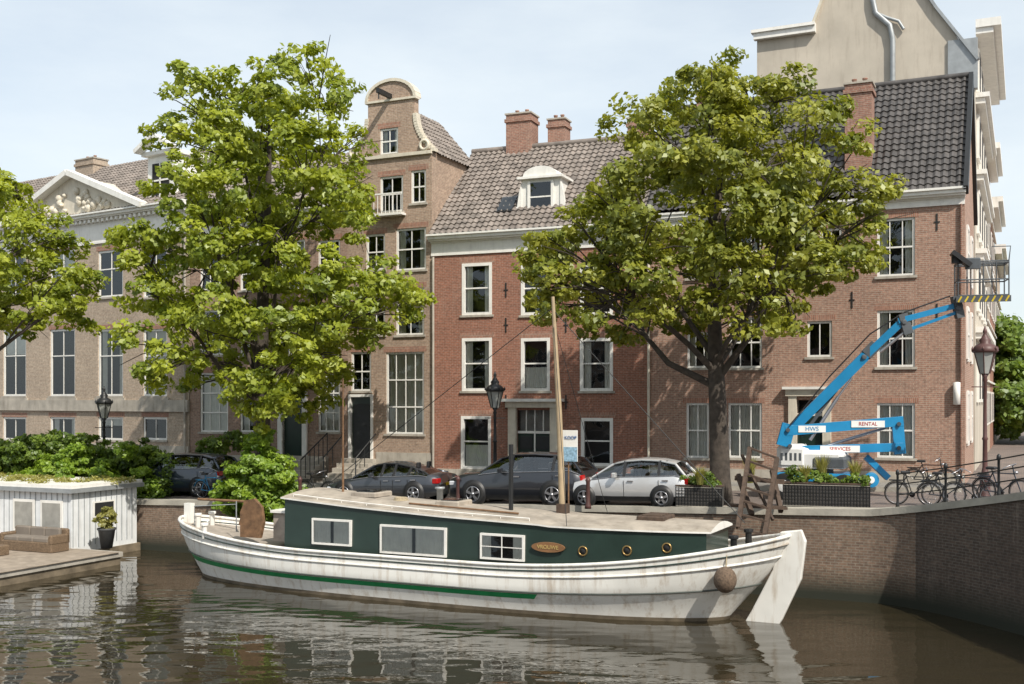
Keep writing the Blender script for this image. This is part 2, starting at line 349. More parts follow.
# ======== TALL BEIGE HOUSE behind, side street ========
sd=Vector((.423,.906,0)); Ac=Vector((16.06,39,0))
Bk=Ac+sd*8.6; BL=Bk+Vector((-.906,.423,0))*9.6
T=Fac((BL.x,BL.y),25,9.6); g=group('rendered_gable_house',T)
mb=MB()
poly=[(T.x(757)+0,1.5),(T.W,1.5),(T.W,T.z(978,62)),(T.x(936),T.z(936,8)),(T.x(912),T.z(912,-28)),(T.x(834),T.z(834,-30)),(T.x(812),T.z(812,30)),(T.x(757),T.z(757,40))]
mb.prism(poly,0,14,beige)
mb.obj('walls',g)
mb=MB(); mb.bx(T.x(757)-.1,T.x(816),-.3,.0-.001,T.z(780,38),T.z(780,38)+.28,white); mb.bx(T.x(757)-.2,T.x(816),-.4,-.001,T.z(780,38)+.28,T.z(780,38)+.42,white)
def Tp(px,py,y=-.12): return (T.x(px),y,T.z(px,py))
mb.tube([Tp(893,95),Tp(893,40),Tp(890,26),Tp(876,14),Tp(873,0),Tp(873,-28)],.12,zinc,10)
mb.tube([Tp(873,12),Tp(886,18),Tp(899,22),Tp(904,30)],.07,zinc,8)
mb.beam(Tp(812,28,-.05),Tp(834,-30,-.05),.3,.12,cream); mb.beam(Tp(936,8,-.05),Tp(978,60,-.05),.3,.12,zinc); mb.beam(Tp(912,-28,-.05),Tp(936,8,-.05),.3,.12,zinc)
mb.bx(T.x(948),T.W+.1,-.1,.3,T.z(960,90),T.z(960,40),zinc)
for zz,o,hh_ in ((21.9,1.0,.35),(18.9,.55,.2),(15.6,.45,.2),(12.2,.45,.2),(8.8,.5,.25)):
    mb.bx(T.W,T.W+o,.5,13.5,zz,zz+hh_,white); mb.bx(T.W,T.W+o*.7,.6,13.4,zz-.25,zz-.002,white)
for zz in (5.8,9.8,13.2,16.5,19.4):
    for yy in (1.5,4.5,7.5,10.5):
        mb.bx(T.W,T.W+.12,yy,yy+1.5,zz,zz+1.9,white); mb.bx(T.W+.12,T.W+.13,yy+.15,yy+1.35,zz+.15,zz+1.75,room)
mb.obj('trim',g)
def sidehouse(k0,k1,h,mat,zw):
    P=Ac+sd*k0
    e=empty('brick_house',(P.x,P.y,0),math.radians(65)); mb=MB()
    L=k1-k0
    mb.bx(0,L,.02,8,1.5,h,mat); mb.bx(-.1,L+.1,-.7,.0,h,h+.3,white); mb.bx(-.1,L+.1,-.45,.0,h-.35,h-.002,white)
    zz=4.5
    while zz<h-2.5:
        xx=.9
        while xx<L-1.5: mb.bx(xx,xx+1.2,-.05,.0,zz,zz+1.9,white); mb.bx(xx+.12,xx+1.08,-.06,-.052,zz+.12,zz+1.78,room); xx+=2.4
        mb.bx(0,L,-.12,.0,zz+2.4,zz+2.5,white); zz+=3.3
    mb.bx(.3,L-.3,1,7,h+.3,h+2.2,tileD)
    mb.obj('body',e)
sidehouse(22.8,31,19.5,brP,0); sidehouse(31.2,42,18,brC,0); sidehouse(42.2,60,16.5,brP,0)
# ======== CENTRAL RED HOUSE ========
C=Fac((-3.46,47.55),21.9,9.58); g=group('brick_house',C); zc=C.z(480,236)
cols=[(462,492),(521,550),(580,613)]
hh=[C.r(a,b,263,315) for a,b in cols]+[C.r(a,b,338,391) for a,b in cols]+[C.r(461,491,416,469),C.r(581,613,418,466)]
door=C.r(517,551,410,479)
mb=MB(); wall(mb,0,C.W,1.2,zc,hh+[door],brC); shell(mb,C.W,8.6,zc,brC)
for xx in (.02,C.W-.02): mb.add([(xx,0,zc),(xx,8.6,zc),(xx,4.3,zc+4.4)],[(0,1,2)],brC)
mb.obj('walls',g)
mb=MB()
for h,c in zip(hh,['side',None,'blind','side','low','side','low',None]): window(mb,h,fw=.13,vm=0,hm=(.52,),curtain=c,surround=True)
mb.obj('windows',g)
mb=MB(); a,b,c,d=door
mb.bx(a-.35,a,-.16,.05,2.2,d+.1,cream); mb.bx(b,b+.35,-.16,.05,2.2,d+.1,cream); mb.bx(a-.45,b+.45,-.22,.05,d+.1,d+.35,cream); mb.bx(a-.6,b+.6,-.4,.05,d+.35,d+.47,white)
xm=(a+b)/2
mb.bx(a,b,.12,.17,2.2,d-.9,darkgreen); mb.bx(xm-.03,xm+.03,.09,.12,2.2,d-.9,white); mb.bx(a,b,.08,.16,d-.98,d-.88,white)
for s0 in (a+.1,xm+.08):
    mb.bx(s0,s0+(b-a)/2-.2,.09,.12,3.0,3.7,black); mb.bx(s0,s0+(b-a)/2-.2,.09,.12,3.85,d-1.1,black)
mb.quad((a,.14,d-.88),(b,.14,d-.88),(b,.14,d),(a,.14,d),glass); mb.bx(a,b,.4,.45,d-.9,d,curt2)
for i in range(1,4): q=a+(b-a)*i/4; mb.bx(q-.02,q+.02,.1,.14,d-.88,d,white)
for i in range(3): mb.bx(a-.4,b+.4,-.3*(3-i),-.001-.0001*i,1.8,2.35+.2*i+.15,stone)
mb.obj('entrance',g)
mb=MB(); cornice(mb,-.02,C.W+.02,zc+.1,white,h=.85,out=.45)
pantile(mb,(0,-.35,zc+.1),(C.W,0,0),(0,4.65,4.5),tileG); pantile(mb,(C.W,8.8,zc+.1),(-C.W,0,0),(0,-4.5,4.5),tileG)
mb.tube([(0,4.3,zc+4.65),(C.W,4.3,zc+4.65)],.14,tileG)
mb.obj('roof',g)
mb=MB(); x0,x1=C.x(515),C.x(554); yd=.8; zb=zc+.75; zt=zc+2.4
mb.bx(x0,x1,yd,yd+2.6,zb,zt,white)
hx=(x0+.38,x1-.38); mb.bx(hx[0],hx[1],yd-.03,yd-.002,zb+.25,zt-.15,room)
for q in ((hx[0]-.1,hx[0]+.02),(hx[1]-.02,hx[1]+.1)): mb.bx(q[0],q[1],yd-.08,yd,zb+.15,zt-.1,white)
mb.bx(hx[0],hx[1],yd-.07,yd-.03,zb+.85,zb+.91,white)
mb.quad((hx[0],yd-.05,zb+.25),(hx[1],yd-.05,zb+.25),(hx[1],yd-.05,zt-.15),(hx[0],yd-.05,zt-.15),glass)
mb.bx(x0-.15,x1+.15,yd-.22,yd+2.6,zt,zt+.1,white)
n=12; xm=(x0+x1)/2; hw=(x1-x0)/2-.1
poly=[(xm+hw*math.cos(math.pi*i/n),zt+.1+.42*math.sin(math.pi*i/n)) for i in range(n+1)]
mb.prism(poly,yd-.15,yd+2.4,white)
for sg,xx in ((-1,x0),(1,x1)):
    mb.prism([(xx,zb),(xx+sg*.45,zb),(xx+sg*.4,zb+.3),(xx+sg*.2,zb+.55),(xx+sg*.12,zb+1.1),(xx,zt-.1)][::sg],yd-.05,yd+.15,white)
mb.obj('dormer',g)
mb=MB()
sx0,sx1=C.x(490),C.x(508)
for q,mm,o in ((0,black,.12),(.07,glass,.16)):
    p=lambda x,t: (x,-.35+4.65*t-.0,zc+.1+4.5*t+o)
    mb.add([p(sx0+q,.19+q*.1),p(sx1-q,.19+q*.1),p(sx1-q,.36-q*.1),p(sx0+q,.36-q*.1)],[(0,1,2,3)],mm)
mb.obj('skylight',g)
mb=MB()
chimney(mb,C.x(463)+.35,C.x(489)+.35,4.0,5.0,zc+3,C.z(476,112)+.85,brCh); chimney(mb,C.x(506)+.3,C.x(524)+.3,4.3,5.1,zc+3,C.z(514,115)+.8,brCh)
chimney(mb,7.6,8.5,4.0,4.9,zc+3,zc+5.4,brCh)
anchors(mb,[(C.x(506),C.z(506,q)) for q in (290,325,402)]+[(C.x(566),C.z(566,q)) for q in (290,325,402)])
mb.tube([(.1,-.09,2.3),(.1,-.09,zc-.8)],.055,stone,8)
mb.bx(0,door[0]-.36,-.06,-.001,1.2,2.95,stone); mb.bx(door[1]+.36,C.W,-.06,-.001,1.2,2.95,stone)
mb.obj('trim',g)
# ======== NECK GABLE HOUSE ========
Nf=Fac((-7.36,49.37),25,4.3); g=group('neck_gable_house',Nf)
zs=Nf.z(425,152); zn=Nf.z(391,100)
hs=[(380,398,128,154),(411,426,170,203),(380,403,176,212),(396,426,228,270),(366,385,234,270),(386,424,352,434),(351,371,352,391),(396,424,288,335),(366,385,290,335)]
hh=[Nf.r(*h) for h in hs]; door=Nf.r(351,371,397,462)
nx0,nx1=Nf.x(368),Nf.x(414)
body=[h for h in hh if h[3]<zs]
mb=MB(); wall(mb,0,Nf.W,1.2,zs,body+[door],brN)
wall(mb,nx0,nx1,zs,zn,[hh[0]],brN); shell(mb,Nf.W,4.2,zs,brN)
n=14; xm=(nx0+nx1)/2; hw=(nx1-nx0)/2
arc=[(xm+hw*math.cos(math.pi*i/n),zn+.8*math.sin(math.pi*i/n)) for i in range(n+1)]
mb.prism(arc,0,.4,brN)
mb.bx(nx0,nx0+.3,.01,.4,zs,zn,brN); mb.bx(nx1-.3,nx1,.01,.4,zs,zn,brN)
mb.add([(0,4.2,zs),(Nf.W,4.2,zs),(Nf.W/2,4.2,zs+2.3)],[(0,1,2)],brN)
mb.obj('walls',g)
mb=MB()
for i,h in enumerate(hh):
    window(mb,h,vm=3 if i==5 else 1,hm=(.33,.66) if i==5 else (.5,),curtain=['side',None,None,'side','low','full',None,'side',None][i])
mb.obj('windows',g)
mb=MB()
arc2=[(xm+(hw+.06)*math.cos(math.pi*i/n),.17,zn+.86*math.sin(math.pi*i/n)+.02) for i in range(n+1)]
for i in range(n): mb.beam(arc2[i],arc2[i+1],.13,.5,cream,up=(0,1,0))
mb.bx(nx0-.12,nx1+.12,-.08,.3,zn-.06,zn+.03,cream)
for i in range(14):
    t=i/14
    for sg,xx,lim in ((1,nx1,Nf.W-nx1),(-1,nx0,nx0)):
        w=lim*(1-t)**2.2+.1; zz=zs+(zn-zs)*.7*t; hgt=(zn-zs)*.7/14
        mb.bx(min(xx,xx+sg*w),max(xx,xx+sg*w),-.0,.28,zz,zz+hgt+.001,brN)
        mb.bx(min(xx+sg*(w-.14),xx+sg*(w+.04)),max(xx+sg*(w-.14),xx+sg*(w+.04)),-.05,.3,zz,zz+hgt+.03,cream)
mb.ring((Nf.W-.35,-.06,zs+.3),.2,.07,cream,'y',16,6); mb.ring((.35,-.06,zs+.3),.2,.07,cream,'y',16,6)
mb.bx(-.02,Nf.W+.02,-.12,.02,zs-.1,zs+.04,cream)
mb.beam((xm,-1.1,zn+.15),(xm,0,zn+.15),.14,.2,black); mb.tube([(xm,-1.0,zn+.1),(xm,-1.0,zn-.2)],.03,black)
a,b,c,d=hh[2]
for i in range(8): q=a-.1+(b-a+.2)*i/7; mb.tube([(q,-.35,c-.1),(q,-.35,c+.75)],.015,white,5)
mb.bx(a-.15,b+.15,-.4,0,c-.2,c-.1,white); mb.bx(a-.15,b+.15,-.38,-.32,c+.72,c+.78,white)
pantile(mb,(Nf.W+.1,.4,zs-.1),(0,4,0),(-Nf.W/2,0,2.5),tileG); pantile(mb,(0,4.4,zs-.1),(0,-4,0),(Nf.W/2,0,2.5),tileG)
a,b,c,d=door; mb.bx(a,b,.1,.15,2.2,d,darkgreen); mb.bx(a+.1,b-.1,.06,.1,3.2,d-.3,black); mb.bx(a-.12,a,-.06,.12,2.2,d+.12,white); mb.bx(b,b+.12,-.06,.12,2.2,d+.12,white); mb.bx(a,b,-.06,.12,d,d+.12,white)
for i in range(5): mb.bx(a-.3,b+.3,-.35*(5-i),-.001-.0001*i,1.8,2.3+.2*(i+1),stone)
for xx in (a-.3,b+.3):
    mb.tube([(xx,-1.7,2.4),(xx,-1.7,3.4),(xx,-.1,4.4)],.03,black,6); mb.tube([(xx,-1.0,3.0),(xx,-1.0,3.85)],.02,black,5)
mb.bx(b+.3,Nf.W,-.05,-.001,1.2,3.6,stone)
mb.obj('trim',g)
# ======== HOUSE BEHIND TREE ========
Hf=Fac((-15.57,53.2),25,9.06); g=group('brick_house',Hf); zc=Hf.z(270,215)
hh=[]
for a,b in ((200,228),(240,265),(280,305),(318,340)):
    hh+=[Hf.r(a,b,240,290),Hf.r(a,b,310,355)]
    if a!=280: hh.append(Hf.r(a,b,373,432))
door=Hf.r(283,303,385,462)
mb=MB(); wall(mb,0,Hf.W,1.2,zc,hh+[door],brH); shell(mb,Hf.W,9,zc,brH); mb.obj('walls',g)
mb=MB()
for i,h in enumerate(hh): window(mb,h,curtain=[None,'side','full','top'][i%4],vm=2,hm=(.33,.66))
mb.obj('windows',g)
mb=MB(); cornice(mb,0,Hf.W,zc+.1,white,h=.8,out=.5); pantile(mb,(0,-.35,zc+.1),(Hf.W,0,0),(0,3.5,3.2),tileG); pantile(mb,(0,9,zc+.1),(Hf.W,0,0),(0,-5.8,3.2),tileG)
a,b,c,d=door; mb.bx(a,b,.1,.15,2,d,darkgreen); mb.bx(a-.25,a,-.1,.1,2,d+.2,white); mb.bx(b,b+.25,-.1,.1,2,d+.2,white); mb.bx(a,b,-.1,.1,d,d+.2,white)
for i in range(6): mb.bx(a-.2,b+1.4,-.35*(6-i),-.002-.0001*i,1.5,2.2+.19*(i+1),stone)
for k in range(7): t=k/6; mb.tube([(b+1.4,-2.1+2*t,2.3+1.1*t),(b+1.4,-2.1+2*t,3.3+1.1*t)],.02,black,5)
mb.tube([(b+1.4,-2.1,3.3),(b+1.4,-.1,4.4)],.03,black,6)
mb.bx(0,a-.3,-.08,-.001,1.2,3.3,stone); mb.obj('trim',g)
# ======== PEDIMENT HOUSE ========
P=Fac((-33.8,65),33,21.7); g=group('classical_pediment_house',P); zc=P.z(180,203)
cl=[(3,26),(50,75),(98,123),(143,167),(-48,-22)]
hh=[]
for a,b in cl:
    hh+=[P.r(a,b,250,297),P.r(a,b,329,396),P.r(a,b,417,440)]
mb=MB(); wall(mb,0,P.W,1.2,zc,hh,brP); shell(mb,P.W,10,zc,brP); mb.obj('walls',g)
mb=MB()
for i,h in enumerate(hh): window(mb,h,curtain=['side','top',None,'full',None,'side',None][i%7],vm=1,hm=(.6,) if i%3<2 else (),fw=.11)
mb.obj('windows',g)
mb=MB(); cornice(mb,0,P.W+.1,zc,white,h=1.5,out=.6)
for i in range(60): x=.2+i*P.W/60; mb.bx(x,x+.16,-.3,-.1,zc-.42,zc-.26,white)
mb.bx(0,P.W,-.12,-.001,P.z(90,411),P.z(90,400),stone); mb.bx(0,P.W,-.08,-.002,1.2,P.z(90,443),stone)
for a,b in cl: mb.bx(P.x(a)-.2,P.x(b)+.2,-.09,-.001,P.z((a+b)/2,400),P.z((a+b)/2,396)-.1,stone)
px0,px1=P.x(16),P.x(146); xm=(px0+px1)/2; ph=P.z(62,172)-P.z(62,212)
mb.prism([(px0,zc+.05),(px1,zc+.05),(xm,zc+ph)],-.3,3,cream)
mb.beam((px0-.4,-.45,zc+.05),(xm,-.45,zc+ph+.15),.6,.28,white); mb.beam((px1+.4,-.45,zc+.05),(xm,-.45,zc+ph+.15),.6,.28,white)
for i in range(46):
    t=random.uniform(-.72,.72); x=xm+t*(px1-px0)/2; zz=zc+.3+random.uniform(0,max(.05,(1-abs(t))*ph-.85)); r=random.uniform(.1,.26)
    mb.lathe([(r,0),(r*.85,-.12),(r*.3,-.2)],(x,-.3,zz),cream,7,axis='y')
pantile(mb,(0,-.3,zc+.05),(P.W,0,0),(0,5,3.9),tileG); pantile(mb,(0,10.3,zc+.05),(P.W,0,0),(0,-5.4,3.9),tileG)
dx0,dx1=P.x(143),P.x(170); mb.bx(dx0,dx1,.3,3,zc+.05,zc+2.6,white); mb.bx(dx0-.2,dx1+.2,.05,3,zc+2.6,zc+2.8,white)
mb.bx(dx0+.4,dx1-.4,.24,.299,zc+.5,zc+2.2,room); mb.bx((dx0+dx1)/2-.04,(dx0+dx1)/2+.04,.2,.24,zc+.5,zc+2.2,white); mb.bx(dx0+.4,dx1-.4,.2,.235,zc+1.3,zc+1.38,white)
mb.beam((dx0-.3,-.1,zc+2.8),((dx0+dx1)/2,-.1,zc+3.5),.5,.2,white); mb.beam((dx1+.3,-.1,zc+2.8),((dx0+dx1)/2,-.1,zc+3.5),.5,.2,white)
chimney(mb,P.x(12),P.x(30),4,5,zc+2,zc+4.4,brP); mb.tube([(P.W-.2,-.1,2.2),(P.W-.2,-.1,zc-1.6)],.06,stone)
mb.obj('trim',g)
# ======== OPPOSITE BANK (behind the viewpoint; what the windows mirror) ========
mb=MB(); mb.bx(-120,120,-400,-9,-1.5,2.6,pave); mb.obj('near_quay')
xo=-70
for i in range(18):
    w_=random.uniform(6,9); h_=random.uniform(11,15); e=empty('canal_house',(xo,-22,2.6)); mb=MB(); mt=[brR,brC,brN,brH,brP][i%5]
    mb.bx(0,w_-.05,-10,0,0,h_,mt); mb.prism([(0.3,h_),(w_-.35,h_),(w_*.65,h_+1.6),(w_*.65,h_+3.2),(w_*.35,h_+3.2),(w_*.35,h_+1.6)],-.5,0,mt)
    mb.prism([(0,h_),(w_-.05,h_),(w_/2,h_+2.8)],-10,-.51,tileD); mb.bx(0,w_-.05,.0,.25,h_-.3,h_,white)
    for zz in (.8,4.2,7.4,10.2):
        if zz+2<h_:
            for k in range(3): xx=.7+k*(w_-1.4)/3; mb.bx(xx,xx+1.2,0,.05,zz,zz+2.1,white); mb.bx(xx+.12,xx+1.08,.05,.06,zz+.12,zz+1.98,room)
    mb.obj('body',e); xo+=w_
# ---------------- ground, quay ----------------
Q0=31.75
def edge_pts():
    pts=[]
    a=Vector((-90,Q0+.455*100.98)); b=Vector((10.3,Q0+.455*.68))
    for i in range(60): pts.append(a.lerp(b,i/59))
    ctrl=[Vector((10.3,Q0+.3)),Vector((11.5,Q0-.25)),Vector((12.3,29.3)),Vector((12.95,27.0))]
    for i in range(1,22):
        t=i/21; p=ctrl[0]*(1-t)**3+ctrl[1]*3*t*(1-t)**2+ctrl[2]*3*t*t*(1-t)+ctrl[3]*t**3; pts.append(p)
    for i in range(1,16): pts.append(Vector((12.95+.25*i*.8,27.0-1.7*i)))
    return pts
E=edge_pts(); dirs=[]
for i,p in enumerate(E):
    d=(E[min(i+1,len(E)-1)]-E[max(i-1,0)]).normalized(); dirs.append(Vector((-d.y,d.x)))
def ez(p): return gz(p.x,p.y)
mb=MB(); ks=[0,.45,3,6,10,16,30,80,300,3000]; v=[];f=[]
for p,d in zip(E,dirs):
    d2=Vector((.41,.91)) if p.x<10.4 else d
    for k in ks:
        q=p+d2*k; v.append((q.x,q.y,gz(q.x,q.y)))
n=len(ks)
for i in range(len(E)-1):
    for j in range(n-1): f.append((i*n+j,(i+1)*n+j,(i+1)*n+j+1,i*n+j+1))
mb.add(v,f,pave); mb.obj('ground')
mb=MB(); v=[];f=[];ms=[]
for p,d in zip(E,dirs):
    z=ez(p); v+=[(p.x,p.y,-1.5),(p.x,p.y,z-.12)]
for i in range(len(E)-1): f.append((2*i,2*i+2,2*i+3,2*i+1)); ms.append(brW if E[i].y<31.2 and E[i].x>11 else brQ)  # curved wing gets the brick with shade painted in
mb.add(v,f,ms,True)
v=[];f=[]
for p,d in zip(E,dirs):
    z=ez(p); a=p-d*.07; b=p+d*.5; v+=[(a.x,a.y,z-.14),(a.x,a.y,z+.06),(b.x,b.y,z+.06),(b.x,b.y,z-.05)]
for i in range(len(E)-1):
    for j in range(3): f.append((4*i+j,4*i+4+j,4*i+5+j,4*i+1+j))
    f.append((4*i+3,4*i+7,4*i+4,4*i))
mb.add(v,f,coping)
mb.obj('quay_wall')
mb=MB()
line=[(-33.8,65),(-15.57,53.2),(-7.36,49.37),(-3.46,47.55),(5.43,43.97),(16.06,39)]
Ls=[]
for (a,b) in zip(line[:-1],line[1:]):
    for i in range(8): Ls.append(Vector(a).lerp(Vector(b),i/8))
Ls.append(Vector(line[-1])); v=[];f=[]
for p in Ls:
    q=p+Vector((-.42,-.91))*2.3; z=gz(p.x,p.y)
    v+=[(p.x,p.y,z+.14),(q.x,q.y,z+.13),(q.x,q.y,z-.05)]
for i in range(len(Ls)-1): f+=[(3*i,3*i+1,3*i+4,3*i+3),(3*i+1,3*i+2,3*i+5,3*i+4)]
mb.add(v,f,[slab,coping]*(len(Ls)-1)); mb.obj('sidewalk')
# water
m,nt,b=nodes('canal_water'); tc=N(nt,'ShaderNodeTexCoord').outputs['Object']
b.inputs['Base Color'].default_value=(.03,.024,.013,1); b.inputs['Roughness'].default_value=.01; b.inputs['IOR'].default_value=1.65
mp=N(nt,'ShaderNodeMapping'); mp.inputs['Scale'].default_value=(.6,1.2,1); mp.inputs['Rotation'].default_value=(0,0,.25); nt.links.new(tc,mp.inputs[0])
n1=noise(nt,mp.outputs[0],1.1,1,.4); n2=noise(nt,mp.outputs[0],3.4,2,.5)
ad=N(nt,'ShaderNodeMath',operation='MULTIPLY_ADD'); ad.inputs[1].default_value=.1; nt.links.new(n2,ad.inputs[0]); nt.links.new(n1,ad.inputs[2])
bump(nt,b,ad.outputs[0],1.0,.034)
mb=MB(); mb.quad((-1500,-600,0),(1500,-600,0),(1500,1500,0),(-1500,1500,0),m); mb.obj('water')
# ---------------- foliage ----------------
leafA=LEAF('elm_leaves',(.14,.2,.02),(.46,.5,.05)); leafB=LEAF('elm_leaves_olive',(.13,.17,.022),(.42,.42,.06)); leafC=LEAF('hedge_leaves',(.06,.115,.02),(.26,.36,.05)); leafD=LEAF('shrub_leaves',(.14,.25,.025),(.34,.46,.05)); leafE=LEAF('grass_leaves',(.2,.2,.06),(.45,.42,.12))
def leafmesh(name,blobs,leaf,mat,parent=None,dens=1.0,per=55,sub=.5,squash=.8,up=.5):
    cs=[];rs=[];bc=[]
    for (x,y,z,r) in blobs:
        k=max(3,int(13*dens*(r/1.3)**2))
        d=rng.normal(size=(k,3)); d/=np.linalg.norm(d,axis=1)[:,None]
        rad=r*rng.uniform(.35,1.05,size=k)**.7
        c=np.array([x,y,z])+d*rad[:,None]*np.array([1,1,squash])
        cs.append(c); rs.append(rng.uniform(.6,1.25,size=k)*sub); bc.append(np.tile([x,y,z],(k,1)))
    cs=np.vstack(cs); rs=np.concatenate(rs); bc=np.vstack(bc); K=len(cs)
    idx=np.repeat(np.arange(K),per); n=len(idx)
    d=rng.normal(size=(n,3)); d/=np.linalg.norm(d,axis=1)[:,None]
    pos=cs[idx]+d*(rs[idx]*rng.uniform(.25,1,size=n)**.5)[:,None]*np.array([1,1,.6])
    out=pos-bc[idx]; out/=(np.linalg.norm(out,axis=1)[:,None]+1e-6)
    nr=out*.6+np.array([.1,-.25,up])+rng.normal(size=(n,3))*.5; nr/=np.linalg.norm(nr,axis=1)[:,None]
    t=np.cross(nr,rng.normal(size=(n,3))); t/=np.linalg.norm(t,axis=1)[:,None]; bt=np.cross(nr,t)
    s=leaf*rng.uniform(.6,1.3,size=n)[:,None]
    V=np.empty((n,4,3)); V[:,0]=pos-t*s; V[:,1]=pos-bt*s*.6+nr*s*.12; V[:,2]=pos+t*s; V[:,3]=pos+bt*s*.6+nr*s*.12
    me=bpy.data.meshes.new(name); me.vertices.add(n*4); me.loops.add(n*4); me.polygons.add(n)
    me.vertices.foreach_set('co',V.reshape(-1)); me.loops.foreach_set('vertex_index',np.arange(n*4,dtype=np.int32))
    me.polygons.foreach_set('loop_start',np.arange(0,n*4,4,dtype=np.int32)); me.polygons.foreach_set('loop_total',np.full(n,4,dtype=np.int32))
    cl=rng.uniform(0,1,size=K)
    lv=np.clip(.55*cl[idx]+.45*rng.uniform(0,1,size=n),0,1)
    a=me.attributes.new('lv','FLOAT','FACE'); a.data.foreach_set('value',lv.astype(np.float32))
    me.materials.append(mat); me.update(); me.validate()
    o=bpy.data.objects.new(name,me); sc.collection.objects.link(o)
    if parent: o.parent=parent
    return o
def tree(name,tpx,Y,blobs2d,mat,seed,tr=.34,forkz=4.5,lean=0,leaf=.13,thick=5.0,dens=1.0,nl=9,per=72):
    rs=random.Random(seed); s=F/Y; X=(tpx-CX)/F*Y; zg=gz(X,Y)
    e=empty(name,(X,Y,0)); bl=[]
    for (px,py,rp) in blobs2d:
        dx=(px-tpx)/s; z=H+(HY-py)/s; r=rp/s*.92
        hw=thick*math.sqrt(max(.08,1-(dx/6.8)**2))*min(1,.45+.55*min(1,(H+365/s-z)/5))
        for k,o in enumerate((-.62,.02,.65)):
            if k==1 and r<1.2: continue
            bl.append((dx+rs.uniform(-.3,.3),o*hw+rs.uniform(-.6,.6),z+rs.uniform(-.3,.3),r*(1 if k!=1 else .8)))
    leafmesh('crown',bl,leaf,mat,e,dens=dens,per=per,sub=.48)
    mb=MB(); top=max(b[2] for b in bl)-1.2
    path=[];rad=[]
    nseg=12
    for i in range(nseg+1):
        t=i/nseg; z=zg-.2+(top-zg)*t
        path.append((lean*t+.18*math.sin(t*5+seed),.15*math.sin(t*4+seed*2),z)); rad.append(tr*(1.35 if i==0 else 1)*(1-t)**.8+.03)
    mb.tube(path,rad,bark,12)
    def tp(z):
        t=(z-zg+.2)/(top-zg); t=min(1,max(0,t)); return Vector((lean*t+.18*math.sin(t*5+seed),.15*math.sin(t*4+seed*2),zg-.2+(top-zg)*t)),tr*(1-t)**.8+.03
    pts=np.array([b[:3] for b in bl]); cen=pts[rs.sample(range(len(bl)),nl)].copy()
    for _ in range(12):
        lab=np.argmin(((pts[:,None]-cen[None])**2).sum(2),1)
        for k in range(nl):
            if (lab==k).any(): cen[k]=pts[lab==k].mean(0)
    for k in range(nl):
        mem=[bl[i] for i in range(len(bl)) if lab[i]==k]
        if not mem: continue
        c=Vector(cen[k]); hd=math.hypot(c.x,c.y)
        z0=max(zg+forkz+rs.uniform(-.3,.6),c.z-1.5*hd-1.0); z0=min(z0,top-.5)
        p0,r0=tp(z0); q1=p0.lerp(c,.3)+Vector((rs.uniform(-.25,.25),rs.uniform(-.25,.25),-.05*hd)); q2=p0.lerp(c,.65)+Vector((rs.uniform(-.3,.3),rs.uniform(-.3,.3),.05))
        rr=min(r0*.5,.06+.015*hd)
        mb.tube([p0,q1,q2,c],[rr,rr*.75,rr*.5,rr*.28],bark,8)
        for (x,y,z,r) in mem:
            p=Vector((x,y,z)); st=rs.choice((q2,c,q2.lerp(c,.5),q1.lerp(q2,.6))); m1=st.lerp(p,.5)+Vector((rs.uniform(-.2,.2),rs.uniform(-.2,.2),.15))
            mb.tube([st,m1,p],[rr*.3,rr*.2,.018],bark,5)
            for _ in range(3):
                q=p+Vector((rs.gauss(0,1),rs.gauss(0,1),rs.gauss(0,.7)))*r*.6; mb.tube([m1,q.lerp(m1,.4)+Vector((0,0,.12)),q],[.028,.018,.01],bark,4)
    mb.obj('trunk_and_limbs',e); return e
B1=[(318,70,32),(262,95,34),(208,112,34),(295,125,42),(345,122,22),(240,150,45),(190,150,30),(320,175,42),(205,195,42),(270,205,50),(345,215,36),(165,240,28),(215,255,46),(280,270,50),(345,280,40),(395,290,28),(148,268,24),(175,305,34),(235,325,45),(300,335,46),(360,325,34),(412,303,24),(200,365,32),(165,355,26),(255,385,36),(310,380,32),(160,385,16),(345,370,20),(285,415,24),(135,238,12)]
tree('elm_tree',265,42.6,B1,leafA,3,tr=.36,forkz=4,leaf=.118,dens=1.05)
B2=[(735,78,30),(690,95,36),(785,92,34),(648,125,34),(730,130,46),(798,125,34),(828,165,26),(640,175,38),(695,175,46),(765,185,50),(825,205,36),(600,200,30),(858,222,24),(640,230,44),(575,240,32),(710,240,48),(785,250,44),(840,255,28),(545,245,20),(560,285,28),(610,280,36),(665,290,38),(730,285,40),(790,290,34),(590,315,20),(640,320,24),(535,270,14),(690,318,30),(740,318,30),(785,320,22),(830,280,24),(545,305,16),(870,205,14),(612,250,30),(760,225,40)]
tree('elm_tree',714,35.6,B2,leafB,8,tr=.33,forkz=3.9,lean=.3,leaf=.108,thick=4.6,dens=1.3)
B3=[(-60,170,50),(-10,190,35),(20,215,30),(-20,240,45),(40,245,26),(65,275,26),(15,285,36),(-40,300,50),(80,300,20),(50,315,22),(10,325,20),(-90,240,50),(0,170,16)]
tree('elm_tree',-75,44,B3,leafA,5,tr=.33,leaf=.12,thick=4,nl=6)
def sblobs(lst,Y,jit=.8):
    out=[]
    for px,py,rp in lst:
        for k in range(2):
            y=Y+random.uniform(-jit,jit); p=at(px,py,y); out.append((p.x,p.y,p.z,rp*y/F))
    return out
leafmesh('hedge',sblobs([(x,462+random.uniform(-14,10),24) for x in range(-40,200,16)]+[(x,485,24) for x in range(-40,200,18)]+[(215,450,18),(235,440,14)],46.5),.09,leafC,dens=2.2,sub=.32,per=75)
leafmesh('climbing_shrub',sblobs([(262,438,14),(258,455,20),(270,470,24),(250,480,28),(275,495,28),(235,495,22),(292,500,18),(262,500,30)],40.9,.5),.085,leafD,dens=4,sub=.28,per=70)
